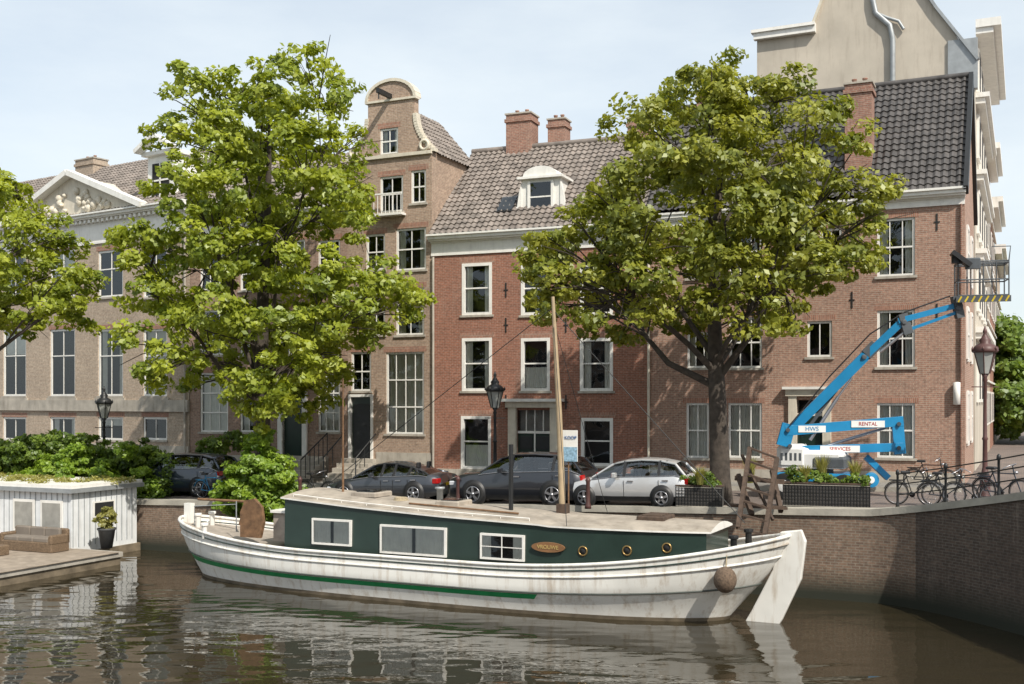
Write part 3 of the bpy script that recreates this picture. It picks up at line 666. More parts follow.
leafmesh('garden_shrub',sblobs([(60,470,22),(100,478,20),(140,485,20),(30,480,20),(150,495,18),(80,455,14),(125,450,10)],44.8,.5),.08,leafD,dens=3,sub=.28,per=70)
bp=at(1020,360,75); leafmesh('distant_trees',[(bp.x+dx,bp.y+dy,z,r) for dx,dy,z,r in ((0,0,6,3),(2,4,9,3.5),(6,0,8,4),(9,8,9,4),(4,20,10,5),(1,40,8,5),(10,60,9,8),(8,-4,5,3))],.22,leafC,dens=1.6,sub=.9,per=70)
# ---------------- BOAT ----------------
hullW=M('hull_white',(.8,.785,.735),.4,var=.1,scale=1.2,streak=.7,dirt=(.36,.26,.16)); hullB=M('hull_waterline',(.2,.16,.11),.7,var=.5,scale=2); stripe=M('stripe_green',(.015,.25,.08),.35,var=.2)
cabG=M('cabin_green',(.022,.042,.034),.32,var=.2,scale=1.5,coat=.3); roofC=M('cabin_roof',(.4,.35,.29),.7,var=.3,scale=1.5,bmp=.1,streak=.5); deckC=M('deck_paint',(.38,.33,.28),.7,var=.3)
brass=M('brass',(.45,.3,.12),.35,metal=.8,var=.2); rope=M('rope',(.4,.33,.22),.9,var=.3,scale=20)
P0=Vector((-11.3,38.0,0)); ua=math.atan2(.436,.9); Lh=20.7
def bs(px,w): r=(px-CX)/F; return (r*(38-.9*w)+11.3+.436*w)/(.9+.436*r)
def bz(px,py,w): Y=38-.436*bs(px,w)-.9*w; return H-(py-HY)*Y/F
boat=empty('houseboat_barge',P0,-ua)
def zg_(s):
    t=s/Lh; return 1.34+.55*max(0,(.32-t)/.32)**1.8+1.0*max(0,(t-.6)/.4)**2.0
rows=[('a',-.5),('a',.1),('g',.33),('g',.44),('g',.6),('g',.8),('g',.93),('g',1.0)]
def hp(i,n,row,side,extra=0):
    typ,val=row
    tau=.5-.5*math.cos(math.pi*i/n)
    gv={-.5:0,.1:.12}.get(val,val) if typ=='a' else val
    e0=1.1*(1-gv)**1.5; e1=1.9*(1-gv)**1.4
    s=e0+(Lh-e0-e1)*tau
    z=val if typ=='a' else zg_(s)*val
    Bm=2.12*(.86+.14*min(1,gv/.45)) - .06*max(0,gv-.6)/.4
    p=2.6+1.2*gv
    hb=(Bm+extra)*max(0,1-abs(2*tau-1)**p)**.55
    return (s,side*hb,z)
n=64
for sd_,nm in ((1,'hull_far_side'),(-1,'hull_near_side')):
    mb=MB(); v=[];f=[];ms=[]
    for r in rows:
        for i in range(n+1): v.append(hp(i,n,r,sd_))
    w=n+1
    for r in range(len(rows)-1):
        for i in range(n):
            f.append((r*w+i,r*w+i+1,(r+1)*w+i+1,(r+1)*w+i))
            s=v[r*w+i][0]; ms.append(hullB if r==0 else (stripe if (r==2 and s<13.9) else hullW))
    mb.add(v,f,ms,True); mb.obj(nm,boat)
mb=MB(); rub=M('rub_strake',(.08,.09,.08),.6)
for sd_ in (1,-1):
    mb.tube([hp(i,n,('g',1.0),sd_) for i in range(n+1)],.055,hullW,6)
    mb.tube([hp(i,n,('g',.78),sd_,.01) for i in range(n+1)],.035,hullW,6)
    mb.tube([hp(i,n,('g',.47),sd_,.01) for i in range(n+1)],.028,rub,6)
    mb.tube([hp(i,n,('g',.9),sd_,.01) for i in range(0,n+1)],.022,cabG,6)
mb.obj('rubbing_strakes',boat)
mb=MB(); v=[];f=[]
for i in range(n+1):
    a=hp(i,n,('g',1.0),-1); b=hp(i,n,('g',1.0),1); z=a[2]-.22
    for t in (0,.25,.5,.75,1): v.append((a[0],a[1]*.98+(b[1]-a[1])*.98*t,z+.06*math.sin(math.pi*t)))
for i in range(n):
    for j in range(4): f.append((i*5+j,i*5+5+j,i*5+6+j,i*5+1+j))
mb.add(v,f,deckC,True); mb.obj('deck',boat)
def cw(s):
    tau=s/Lh; hb=2.1*max(0,1-abs(2*tau-1)**3.8)**.55; return max(.3,min(1.58,hb-.42))
def ct(s):
    return float(np.interp(s,[5.3,8,11,14.2,14.5,19],[2.84,2.66,2.52,2.43,2.40,2.40]))
s0,s1=bs(285,1.58),18.75; ns=40
mb=MB(); v=[];f=[]
for i in range(ns+1):
    s=s0+(s1-s0)*i/ns; w=cw(s); zb=zg_(s)-.25
    v+=[(s,-w-.03,zb),(s,-w,ct(s)),(s,w,ct(s)),(s,w+.03,zb)]
for i in range(ns):
    for j in (0,2): f.append((i*4+j,i*4+4+j,i*4+5+j,i*4+1+j))
f.append((0,1,2,3)); f.append((ns*4,ns*4+1,ns*4+2,ns*4+3))
mb.add(v,f,cabG)
mb.obj('cabin_sides',boat)
mb=MB(); v=[];f=[]; m_=8
for i in range(ns+1):
    s=s0-.12+(s1-s0+.24)*i/ns; w=cw(s)+.07
    prof=[(-w,ct(s)-.0)]+[(-w+2*w*j/m_,ct(s)+.045+.17*math.sin(math.pi*j/m_)) for j in range(m_+1)]+[(w,ct(s))]
    v+=[(s,y,z) for y,z in prof]
k=m_+3
for i in range(ns):
    for j in range(k-1): f.append((i*k+j,i*k+k+j,i*k+k+1+j,i*k+1+j))
f.append(tuple(range(k))); f.append(tuple(ns*k+j for j in range(k)))
mm=[]
for i in range(ns):
    for j in range(k-1): mm.append(white if j in (0,k-2) else roofC)
mm+=[white,white]
mb.add(v,f,mm)
for s_,w_,l_ in ((7.2,.5,.9),(10.2,.45,.8),(16.6,.5,.8)):
    z=ct(s_)+.17; mb.cbox(s_,s_+l_,-w_,w_,z,z+.14,roofC if s_<12 else dkwood,.03); mb.cbox(s_+.12,s_+l_-.12,-w_+.12,w_-.12,z+.14,z+.17,glass if s_<12 else dkwood,.01)
mb.tube([(s0+.2+i*.9,-1.42,ct(s0+.2+i*.9)+.15) for i in range(10)],.018,white,6)
for i in range(10): s_=s0+.2+i*.9; mb.tube([(s_,-1.42,ct(s_)),(s_,-1.42,ct(s_)+.15)],.012,white,5)
mb.lathe([(.1,0),(.1,.4),(.16,.42),(.16,.48)],(9.6,.9,ct(9.6)+.1),zinc,10)
mb.tube([(9.5,-.8,ct(9.5)+.2),(13.2,-.9,ct(13.2)+.2)],.03,wood,6)
for i in range(3): mb.ring((8.9,-.3,ct(8.9)+.2+i*.035),.22-.02*i,.025,rope,'z',18,5)
mb.obj('cabin_roof',boat)
mb=MB()
def bwin(a,b,c,d,dark=False):
    w=1.6; x0,x1=bs(a,w),bs(b,w); m=(a+b)/2; z1,z0=bz(m,c,w),bz(m,d,w)
    cy=-1.62
    for q in ((x0,x0+.06,z0,z1),(x1-.06,x1,z0,z1),(x0+.06,x1-.06,z1-.06,z1),(x0+.06,x1-.06,z0,z0+.06)): mb.bx(q[0],q[1],cy-.05,cy+.04,q[2],q[3],white)
    mb.quad((x0+.06,cy-.002,z0+.06),(x1-.06,cy-.002,z0+.06),(x1-.06,cy-.002,z1-.06),(x0+.06,cy-.002,z1-.06),room)
    k=int((x1-x0)/.06)
    for i in range(k):
        if dark and .2<i/k<.75: continue
        p=x0+.06+(x1-x0-.12)*i/k; q=x0+.06+(x1-x0-.12)*(i+1)/k
        ym=cy-.01-(.02 if i%2 else 0); yn=cy-.01-(0 if i%2 else .02)
        gap=abs(i/k-.5)<.5/k
        if gap: continue
        top=z1-.06
        mb.quad((p,ym,z0+.06),(q,yn,z0+.06),(q,yn,top),(p,ym,top),curt)
    mb.quad((x0+.06,cy-.036,z0+.06),(x1-.06,cy-.036,z0+.06),(x1-.06,cy-.036,z1-.06),(x0+.06,cy-.036,z1-.06),glass)
    if dark:
        zz=(z0+z1)/2; mb.bx(x0+.06,x1-.06,cy-.046,cy-.038,zz-.012,zz+.012,white); xx=(x0+x1)/2; mb.bx(xx-.015,xx+.015,cy-.048,cy-.039,z0+.06,z1-.06,white)
bwin(313,352,519,545); bwin(381,447,526,555); bwin(481,525,534,560,True)
for px,py in ((583,551),(626,551),(664,549)):
    s=bs(px,1.6); z=bz(px,py,1.6); y=-cw(s)-.035; mb.ring((s,y,z),.12,.022,brass,'y',20,6); mb.lathe([(.12,0),(.12,.02)],(s,y-.0,z),room,18,axis='y')
s=bs(549,1.6); z=bz(549,547,1.6)
mb.prism([(s+.5*math.cos(t)*(1),z+.14*math.sin(t)) for t in [2*math.pi*i/20 for i in range(20)]],-1.68,-1.62,M('name_board',(.25,.13,.06),.4,var=.2))
mb.obj('cabin_windows',boat)
text('VROUWE',.15,M('letter_gold',(.55,.4,.15),.4),boat,(s,-1.69,z),0,name='name_lettering')
mb=MB()
rp=[(Lh-.25,2.42),(Lh+.3,2.5),(Lh+.42,2.2),(Lh+.3,1.2),(Lh-.2,.1),(Lh-.5,-.4),(Lh-1.4,-.4),(Lh-1.0,.3),(Lh-.45,1.4)]
mb.prism(rp,-.09,.09,hullW); mb.obj('rudder',boat,bevel=.03)
mb=MB(); s=bs(723,1.6); zf=bz(723,583,1.9)
hb=2.05*max(0,1-abs(2*s/Lh-1)**3.6)**.55
c=(s,-hb-.15,zf); mb.lathe([(.3*math.sin(math.pi*i/10)+.001,-.34*math.cos(math.pi*i/10)) for i in range(11)],c,M('fender_rope',(.16,.11,.075),.9,var=.5,scale=18,bmp=.6),16)
mb.tube([c,(s,-hb+.05,zg_(s))],.02,rope,6)
mb.obj('rope_fender',boat)
mb=MB()
mb.T=Matrix.Translation((3.9,-1.2,0))
mb.prism([(-.45,1.5),(.35,1.5),(.48,2.0),(.4,2.5),(.1,2.75),(-.25,2.68),(-.45,2.3)],-.06,.06,wood); mb.T=None
mb.bx(4.5,5.3,-.9,.9,1.4,2.3,deckC); mb.bx(4.45,5.35,-1.0,1.0,2.3,2.38,white)
for s_,y in ((.9,-.35),(.9,.35),(2.2,-1.5),(19.4,-.8),(19.4,.8)): z=zg_(s_)-.2; mb.lathe([(.09,0),(.09,.4),(.13,.42),(.13,.5)],(s_,y,z),black if s_>10 else white,10)
mb.bx(.05,.35,-.1,.1,1.4,2.35,hullW); mb.tube([(2.4,0,1.7),(2.6,0,2.5),(.6,0,2.5)],.05,wood,6)
mb.tube([(3.0,-.9,1.6),(3.0,-.9,2.6)],.02,zinc); mb.tube([(1.5,-1.2,1.8),(1.5,-1.2,2.4),(3,-.9,2.5)],.015,zinc)
mb.obj('deck_fittings',boat,bevel=.02)
mb=MB(); sm=bs(563,0)
mb.tube([(sm,0,2.3),(sm-.12,0,5.5),(sm-.32,0,8.9)],[.1,.085,.05],M('mast_wood',(.42,.32,.2),.5,var=.2),10)
mb.tube([(sm-.3,0,8.6),(6.0,0,3.2)],.012,black,4); mb.tube([(sm-.3,0,8.5),(19.5,0,2.6)],.012,black,4)
for y in (-1.6,1.6): mb.tube([(sm-.3,0,8.2),(sm+.8,y,2.4)],.01,black,4)
mb.tube([(bs(343,0),0,2.8),(bs(343,0),0,6.6)],[.04,.02],wood,6)
mb.tube([(bs(511,.3),-.3,2.5),(bs(511,.3),-.3,4.6)],.07,black,8)
mb.beam((sm,0,2.45),(sm,0,2.9),.3,.3,dkwood)
mb.obj('mast_and_rigging',boat)
mb=MB(); blue=M('sign_blue',(.02,.12,.35),.4); ssx=bs(568,-.4)
z1=H-(430-400)/34.; z0=H-(461-400)/34.
mb.bx(ssx-.3,ssx+.3,.38,.42,z0,z1,white); mb.bx(ssx-.3,ssx+.3,.372,.379,z0,z0+.42,M('sign_print',(.3,.48,.62),.4,var=.5,scale=14)); mb.tube([(ssx,.44,2.5),(ssx,.44,z1)],.025,wood)
o=mb.obj('for_sale_sign',boat); text('TE KOOP',.135,blue,boat,(ssx,.365,z1-.22),0)
mb=MB()
def GP(px,py,Y): return at(px,py,Y)
for (a,b) in (((750,448,32.6),(738,528,31.0)),((777,458,32.2),(765,535,30.8)),((772,470,33.4),(781,512,32.6)),((738,475,32.6),(752,515,31.6))):
    mb.beam(GP(*a),GP(*b),.12,.14,dkwood)
for i in range(7):
    t=i/6; a=GP(750,448,32.6).lerp(GP(738,528,31.0),t); b=GP(777,458,32.2).lerp(GP(765,535,30.8),t); mb.beam(a,b,.16,.05,dkwood)
mb.beam(GP(735,478,32.6),GP(784,482,32.6),.12,.14,dkwood); mb.beam(GP(728,505,32.4),GP(786,508,32.4),.4,.08,dkwood); mb.beam(GP(742,455,32.8),GP(773,520,31.4),.07,.07,dkwood)
mb.obj('wooden_gangway')
# ---------------- CARS ----------------
tyre=M('tyre',(.015,.015,.015),.8,var=.2); rim=M('alloy',(.4,.4,.42),.3,metal=.8,var=.1); plate=M('plate_yellow',(.7,.45,.02),.5); lampm=M('headlamp',(.6,.62,.65),.1,var=.1); red=M('tail_red',(.4,.01,.01),.2); plast=M('black_plastic',(.02,.02,.022),.5)
def car(name,px,Y,paint,st,L,W,wheel,axles,r=.33,pillars=(),flip=False):
    X=(px-CX)/F*Y; e=empty(name,(X,Y,gz(X,Y)),-math.radians(24.5)); e.rotation_euler[1]=-.027
    w=W/2; mb=MB(); secs=[]
    for (x,zb,zt,wt) in st:
        gh=zt>zb+.1; x-=L/2
        nose=.86 if x<-L/2+.1 or x>L/2-.1 else (.95 if abs(x)>L/2-.35 else 1)
        ww=w*nose
        if gh: s=[(ww*.9,.2),(ww,.36),(ww,.62),(ww*.955,zb),(wt,zt-.05),(wt*.72,zt),(0,zt+.03)]
        else: s=[(ww*.9,.2 if nose>.9 else .28),(ww,.38),(ww,.6),(ww*.96,zb-.06),(ww*.8,zb),(ww*.45,zb+.035),(0,zb+.045)]
        secs.append((x,s,gh))
    k=7; v=[];f=[];ms=[]
    for sgn in (-1,1):
        base=len(v)
        for x,s,gh in secs: v+=[(x,sgn*y,z) for y,z in s]
        for i in range(len(secs)-1):
            g0,g1=secs[i][2],secs[i+1][2]
            for j in range(k-1):
                a=base+i*k+j; q=(a,a+k,a+k+1,a+1); f.append(q if sgn<0 else q[::-1])
                m_=paint
                if j==0: m_=plast
                if g0 and g1 and j==3: m_=carglass
                if g0!=g1 and j>=4: m_=carglass
                if g0!=g1 and j==3: m_=carglass
                ms.append(m_)
    for i in (0,len(secs)-1):
        ring=[i*k+j for j in range(k)]+[len(secs)*k+i*k+j for j in range(k-2,-1,-1)]; f.append(tuple(ring)); ms.append(paint)
    mb.add(v,f,ms,True); mb.obj('body',e)
    mb=MB()
    gs=[s for s in st if s[2]>s[1]+.1]; xa,xb=gs[0][0]-L/2,gs[-1][0]-L/2
    zb=gs[0][1]
    mb.bx(xa-.1,xb+.1,-w*.8,w*.8,.4,zb-.04,plast)
    for xx in (xa+.35,xa+1.35):
        for y in (-.38,.38): mb.cbox(xx+.3,xx+.45,y-.24,y+.24,zb-.1,zb+.3,plast,.04); mb.cbox(xx+.32,xx+.42,y-.12,y+.12,zb+.32,zb+.5,plast,.03)
    for i in pillars:
        x,zb_,zt,wt=st[i]; x-=L/2
        for sg in (-1,1): mb.beam((x,sg*(w*.955+.004),zb_),(x,sg*(wt+.006),zt-.03),.03,.09,plast,up=(1,0,0))
    for sg in (-1,1):
        for i in range(len(st)-1):
            a,b=secs[i],secs[i+1]
            if a[2] or b[2]:
                if a[2] and b[2]: mb.tube([(a[0],sg*(a[1][4][0]+.01),a[1][4][1]),(b[0],sg*(b[1][4][0]+.01),b[1][4][1])],.025,plast if paint is not silver else zinc,5)
                if a[2] != b[2]:
                    A=(a[0],sg*a[1][4][0],a[1][4][1]); Bq=(b[0],sg*b[1][4][0],b[1][4][1]); mb.tube([A,Bq],.045,paint,6)
                mb.tube([(a[0],sg*(a[1][3][0]+.008),a[1][3][1]),(b[0],sg*(b[1][3][0]+.008),b[1][3][1])],.016,rim,4)
        for i in pillars:
            x=st[i][0]-L/2; mb.bx(x-.008,x+.008,min(sg*w,sg*(w+.004)),max(sg*w,sg*(w+.004)),.36,st[i][1]-.12,plast)
            mb.bx(x+.12,x+.32,min(sg*w,sg*(w+.02)),max(sg*w,sg*(w+.02)),st[i][1]-.16,st[i][1]-.12,rim)
        mx=xa+.0; mb.cbox(mx+.05,mx+.2,min(sg*w,sg*(w+.2)),max(sg*w,sg*(w+.2)),zb+.0,zb+.15,paint,.03)
    for x in axles:
        x-=L/2
        for sg in (-1,1):
            yo=sg*(w-.1)
            mb.lathe([(r+.07,-.1),(r+.07,.107)] if sg>0 else [(r+.07,-.107),(r+.07,.1)],(x,yo,r+.02),plast,28,axis='y')
            pr=[(r*.6,-.12),(r*.95,-.12),(r,-.08),(r,.1),(r*.95,.14),(r*.68,.145),(r*.64,.12)]
            if sg<0: pr=[(a,-b) for a,b in pr][::-1]
            mb.lathe(pr,(x,yo,r),tyre,28,axis='y')
            mb.ring((x,yo+sg*.135,r),r*.64,.02,rim,'y',24,6)
            for q in range(5):
                t=2*math.pi*q/5+.3; mb.beam((x,yo+sg*.15,r),(x+r*.62*math.cos(t),yo+sg*.15,r+r*.62*math.sin(t)),.07,.07,rim,up=(0,1,0))
            mb.lathe([(.06,-.02),(.06,.02)],(x,yo+sg*.17,r),rim,10,axis='y')
    xf=-L/2; hz=st[1][1]-.1
    for sg in (-1,1):
        mb.cbox(xf+.02,xf+.3,min(sg*w*.55,sg*w*.9),max(sg*w*.55,sg*w*.9),hz-.13,hz-.0,lampm,.03)
        mb.cbox(L/2-.25,L/2-.02,min(sg*w*.6,sg*w*.92),max(sg*w*.6,sg*w*.92),st[-2][1]-.25,st[-2][1]-.08,red,.03)
    mb.bx(xf-.015,xf+.1,-w*.5,w*.5,hz-.2,hz-.02,plast); mb.bx(xf-.02,xf+.1,-w*.6,w*.6,.28,.4,plast); mb.bx(xf-.03,xf,-.26,.26,.42,.53,plate); mb.bx(L/2,L/2+.03,-.26,.26,.6,.71,plate)
    mb.obj('fittings',e); return e
silver=M('car_silver',(.6,.6,.6),.3,metal=.4,var=.04,coat=1); dgrey=M('car_graphite',(.05,.055,.065),.28,metal=.4,var=.05,coat=1); dblk=M('car_black',(.025,.027,.033),.28,metal=.3,var=.05,coat=1); dnavy=M('car_navy',(.02,.03,.05),.3,metal=.2,var=.05,coat=1)
hatch=[(0,.55,.55,.6),(.08,.72,.72,.6),(.5,.86,.86,.6),(1.05,.95,.95,.65),(1.75,.97,1.42,.6),(2.15,.98,1.5,.6),(2.7,.99,1.54,.61),(3.3,1.0,1.51,.6),(3.8,1.02,1.4,.57),(4.12,1.0,1.0,.6),(4.25,.7,.7,.6)]
suv=[(0,.7,.7,.6),(.06,.92,.92,.6),(.5,1.05,1.05,.6),(1.2,1.1,1.1,.65),(1.95,1.12,1.62,.64),(2.4,1.12,1.73,.66),(3.1,1.13,1.74,.66),(3.9,1.15,1.7,.64),(4.5,1.17,1.56,.6),(4.85,1.1,1.1,.6),(4.95,.75,.75,.6)]
sedan=[(0,.5,.5,.6),(.08,.66,.66,.6),(.6,.8,.8,.6),(1.15,.88,.88,.65),(1.95,.92,1.36,.56),(2.4,.93,1.43,.58),(2.9,.94,1.42,.58),(3.5,.96,1.3,.55),(3.95,.98,1.14,.55),(4.25,1.0,1.0,.6),(4.6,.95,.95,.6),(4.69,.65,.65,.6)]
car('parked_car',632,35.9,silver,hatch,4.25,1.76,1,(.8,3.4),.32,(5,7))
car('parked_car',525,37.6,dblk,suv,4.95,1.96,1,(1.0,3.9),.39,(5,7))
car('parked_car',393,40.2,dgrey,sedan,4.69,1.88,1,(.85,3.75),.35,(5,6,7))
car('parked_car',186,46.0,dnavy,suv,4.95,1.92,1,(1.0,3.9),.36,(5,7))
# ---------------- BOOM LIFT ----------------
lb=M('lift_blue',(.012,.22,.45),.35,var=.12,coat=.3); lw_=M('lift_white',(.75,.75,.73),.4,var=.1); lg=M('lift_grey',(.08,.09,.1),.5)
YL=36.6; zgd=gz(10.2,36.8); e=empty('boom_lift')
mb=MB()
bc=at(818,470,YL); bx_,by_=bc.x,bc.y
mb.T=Matrix.Translation((bx_,by_,0))@Matrix.Rotation(-math.radians(24.5),4,'Z')
mb.cbox(-1.25,1.25,-.75,.75,zgd+.35,zgd+.85,lb,.06)
for x in (-.95,.95):
    for y in (-.95,.65): mb.lathe([(.2,0),(.4,.0),(.42,.05),(.42,.25),(.4,.3),(.2,.3)],(x,y,zgd+.42),tyre,20,axis='y'); mb.lathe([(.2,-.01),(.12,.31)],(x,y,zgd+.42),lw_,14,axis='y')
mb.lathe([(.5,0),(.5,.15)],(0,0,zgd+.85),lg,18)
mb.cbox(-1.2,.9,-.7,.7,zgd+1.0,zgd+1.6,lw_,.14); mb.cbox(-1.25,-.2,-.74,-.2,zgd+1.1,zgd+1.8,lw_,.18); mb.cbox(-.1,1.0,-.74,.72,zgd+1.05,zgd+1.4,lg,.08)
for k in range(5): mb.bx(-1.1+.15*k,-1.02+.15*k,-.745,-.741,zgd+1.25,zgd+1.5,lg)
mb.T=None
def A_(px,py,dy=0): return at(px,py,YL+dy)
for dy in (-.35,.35):
    mb.beam(A_(785,431,dy),A_(903,421,dy),.12,.32,lb); mb.beam(A_(800,450,dy),A_(903,447,dy),.12,.28,lb)
    mb.beam(A_(783,446,dy),A_(789,424,dy),.1,.45,lb); mb.beam(A_(897,419,dy),A_(900,454,dy),.1,.38,lb)
for p in ((788,430),(790,446),(899,424),(899,448)): mb.tube([A_(*p,-.5),A_(*p,.5)],.07,lg,10)
mb.beam(A_(866,457),A_(888,478),.2,.2,lb); mb.tube([A_(820,448),A_(885,428)],.05,rim,8)
mb.lathe([(.02,-.1),(.24,-.1),(.26,0),(.24,.1),(.02,.1)],A_(871,480,-.2),lb,18,axis='y'); mb.lathe([(.02,-.02),(.12,-.02),(.02,.02)],A_(871,480,-.32),lw_,12,axis='y')
mb.beam(A_(787,434,0),A_(872,349,-.5),.28,.33,lb); mb.beam(A_(858,363,-.45),A_(905,319,-.9),.2,.24,lb); mb.beam(A_(866,355,-.48),A_(876,345,-.55),.32,.38,lg)
mb.beam(A_(802,436,.0),A_(850,372,-.3),.1,.1,lg); mb.tube([A_(810,440,-.3),A_(838,397,-.4)],.06,rim,8); mb.tube([A_(838,397,-.4),A_(852,378,-.45)],.035,rim,8)
mb.beam(A_(898,321,-.9),A_(962,304,-1.2),.16,.18,lb); mb.beam(A_(905,331,-.9),A_(958,312,-1.2),.12,.1,lb); mb.tube([A_(880,352,-.8),A_(912,326,-.95)],.05,rim,8)
mb.beam(A_(902,314,-.9),A_(908,334,-.9),.22,.3,lg); mb.beam(A_(955,296,-1.2),A_(960,318,-1.2),.24,.25,lg)
for p in ((793,430,-.2),(864,357,-.6),(904,322,-1.0),(958,308,-1.3)): mb.lathe([(.02,-.05),(.08,-.05),(.08,.05),(.02,.05)],A_(*p),lg,12,axis='y')
mb.tube([A_(790,425,-.5),A_(830,376,-.6),A_(870,334,-.8),A_(905,312,-1.0),A_(950,296,-1.2)],.025,plast,5)
mb.obj('boom_and_chassis',e,bevel=.012)
mb=MB(); c=at(983,300,YL-1.3); mb.T=Matrix.Translation(c)@Matrix.Rotation(-math.radians(15),4,'Z'); hz=M('hazard_yellow',(.6,.45,.03),.5)
mb.bx(-.85,.75,-.45,.45,-.02,.08,lg); mb.bx(-.86,.76,-.46,-.451,-.1,.1,lg)
for k in range(8): mb.beam((-.8+.2*k,-.466,-.09),(-.7+.2*k,-.466,.09),.05,.006,hz,up=(0,1,0))
for z in (.12,.62,1.15,1.2):
    mb.tube([(-.8,-.42,z),(.7,-.42,z),(.7,.42,z),(-.8,.42,z),(-.8,-.42,z)],.024,lg,6)
for x in (-.8,-.42,-.05,.33,.7):
    for y in (-.42,.42): mb.tube([(x,y,0),(x,y,1.2)],.022,lg,6)
mb.tube([(.7,-.42,1.2),(.75,-.42,1.65),(.2,-.42,1.65),(.2,-.42,1.2)],.02,lg,6); mb.cbox(-.6,-.15,-.62,-.4,.95,1.3,lg,.04)
mb.beam((-1.0,-.5,1.5),(-.45,-.5,1.05),.5,.14,plast); mb.cbox(-1.0,-.75,-.6,-.35,1.15,1.45,plast,.04)
mb.T=None; mb.obj('basket',e)
mb=MB()
for px,py,w in ((812,429,.9),(868,424,1.1),(840,449,1.3)):
    p=A_(px,py,-.425); mb.bx(p.x-w/2,p.x+w/2,p.y-.01,p.y,p.z-.11,p.z+.11,lw_)
mb.obj('decals',e)
p=A_(812,429,-.44); text('HWS',.2,lb,e,p,0); p=A_(868,424,-.44); text('RENTAL',.17,red,e,p,0); p=A_(840,449,-.44); text('SERVICES',.17,red,e,p,0)
# ---------------- STREET LAMPS ----------------
lglass=M('lantern_glass',(.35,.36,.34),.15,var=.15)
def lamp(px,Y,ytop,mat,s=1.0):
    X=(px-CX)/F*Y; zb=gz(X,Y); zt=H+(HY-ytop)*Y/F; h=zt-zb; mb=MB()
    hd=1.25*s
    mb.lathe([(.2,0),(.2,.12),(.15,.2),(.15,.75),(.17,.8),(.1,.95),(.075,1.1),(.065,1.9),(.09,1.95),(.06,2.02),(.05,h-hd-.25),(.08,h-hd-.2),(.05,h-hd-.12),(.12,h-hd)],(0,0,0),mat,14)
    z=h-hd
    mb.beam((-.35*s,0,z-.4),(.35*s,0,z-.4),.03,.03,mat)
    mb.lathe([(.13*s,z),(.27*s,z+.55*s)],(0,0,0),lglass,6,sm=False)
    for i in range(6):
        t=2*math.pi*i/6; mb.tube([(.135*s*math.cos(t),.135*s*math.sin(t),z),(.28*s*math.cos(t),.28*s*math.sin(t),z+.56*s)],.018,mat,5)
    mb.lathe([(.3*s,z+.55*s),(.34*s,z+.6*s),(.24*s,z+.74*s),(.13*s,z+.8*s),(.15*s,z+.88*s),(.09*s,z+.95*s),(.04*s,z+1.05*s),(.06*s,z+1.1*s),(.01,z+1.25*s)],(0,0,0),mat,12)
    for i in range(6): t=2*math.pi*i/6; mb.lathe([(.03,0),(.035,.06),(.005,.14)],(.33*s*math.cos(t),.33*s*math.sin(t),z+.6*s),mat,6)
    mb.obj('street_lamp',None,(X,Y,zb))
lamp(495,43,371,black,1.15); lamp(104,47,386,black,1.1); lamp(985,33.2,326,M('lamp_redbrown',(.1,.045,.04),.5),1.15)
bolm=M('bollard_brown',(.09,.04,.035),.5)
for px,Y in ((588,35.2),(700,34.4),(300,39.8),(458,37.6)):
    X=(px-CX)/F*Y; mb=MB(); mb.lathe([(.11,0),(.1,.1),(.07,.2),(.065,.85),(.09,.9),(.07,.95),(.02,1.02)],(0,0,0),bolm,12); mb.obj('bollard',None,(X,Y,gz(X,Y)))
# ---------------- RAILING on curved quay ----------------
mb=MB(); pts=[(p,d) for p,d in zip(E,dirs) if p.x>10.9 and p.y>15]
last=None; tops=[]
for p,d in pts:
    q=p+d*.25
    if last is None or (q-last).length>1.55:
        z=gz(q.x,q.y)+.05; mb.lathe([(.07,0),(.05,.1),(.035,.2),(.035,.95),(.06,1.0),(.05,1.08),(.01,1.12)],(q.x,q.y,z),black,10); tops.append(Vector((q.x,q.y,z))); last=q
for a,b in zip(tops[:-1],tops[1:]):
    for h in (.38,.68,.98): mb.tube([a+Vector((0,0,h)),b+Vector((0,0,h))],.02,black,6)
mb.obj('canal_railing')
# ---------------- BICYCLES ----------------
def bike(px,Y,rz,col):
    X=(px-CX)/F*Y; z=gz(X,Y)+.01; mb=MB(); r=.34
    for x in (-.53,.53):
        mb.ring((x,0,r),r,.02,tyre,'y',28,6); mb.ring((x,0,r),r-.035,.01,rim,'y',28,4)
        for i in range(10): t=math.pi*i/5; mb.tube([(x,0,r),(x+r*math.cos(t),0,r+r*math.sin(t))],.003,rim,3)
        mb.tube([(x+(r+.04)*math.cos(t),0,r+(r+.04)*math.sin(t)) for t in np.linspace(.5,2.8,9)],.015,col,5)
    BB=(-.08,0,.3); S=(-.25,0,.85); Hh=(.36,0,.85); Hl=(.4,0,.68)
    for a,b in ((BB,S),(BB,Hl),(S,Hh),((-.53,0,r),BB),((-.53,0,r),S),(Hh,(.53,0,r)),(S,(-.28,0,.97)),(Hh,(.33,0,1.08))): mb.tube([a,b],.018,col,6)
    mb.tube([(.18,-.28,1.02),(.33,-.2,1.1),(.33,.2,1.1),(.18,.28,1.02)],.014,rim,6); mb.cbox(-.42,-.14,-.08,.08,.95,1.02,plast,.02)
    mb.tube([(-.75,-.06,.74),(-.3,-.06,.74)],.012,col,5); mb.tube([(-.75,.06,.74),(-.3,.06,.74)],.012,col,5); mb.lathe([(.09,-.01),(.09,.01)],(-.08,.05,.3),plast,14,axis='y')
    mb.beam((-.08,.08,.3),(-.0,.08,.16),.03,.02,rim); mb.lathe([(.05,0),(.06,.05),(.03,.08)],(.42,0,.85),rim,8)
    o=mb.obj('bicycle',None,(X,Y,z),rz); o.rotation_euler=(math.radians(6),0,rz)
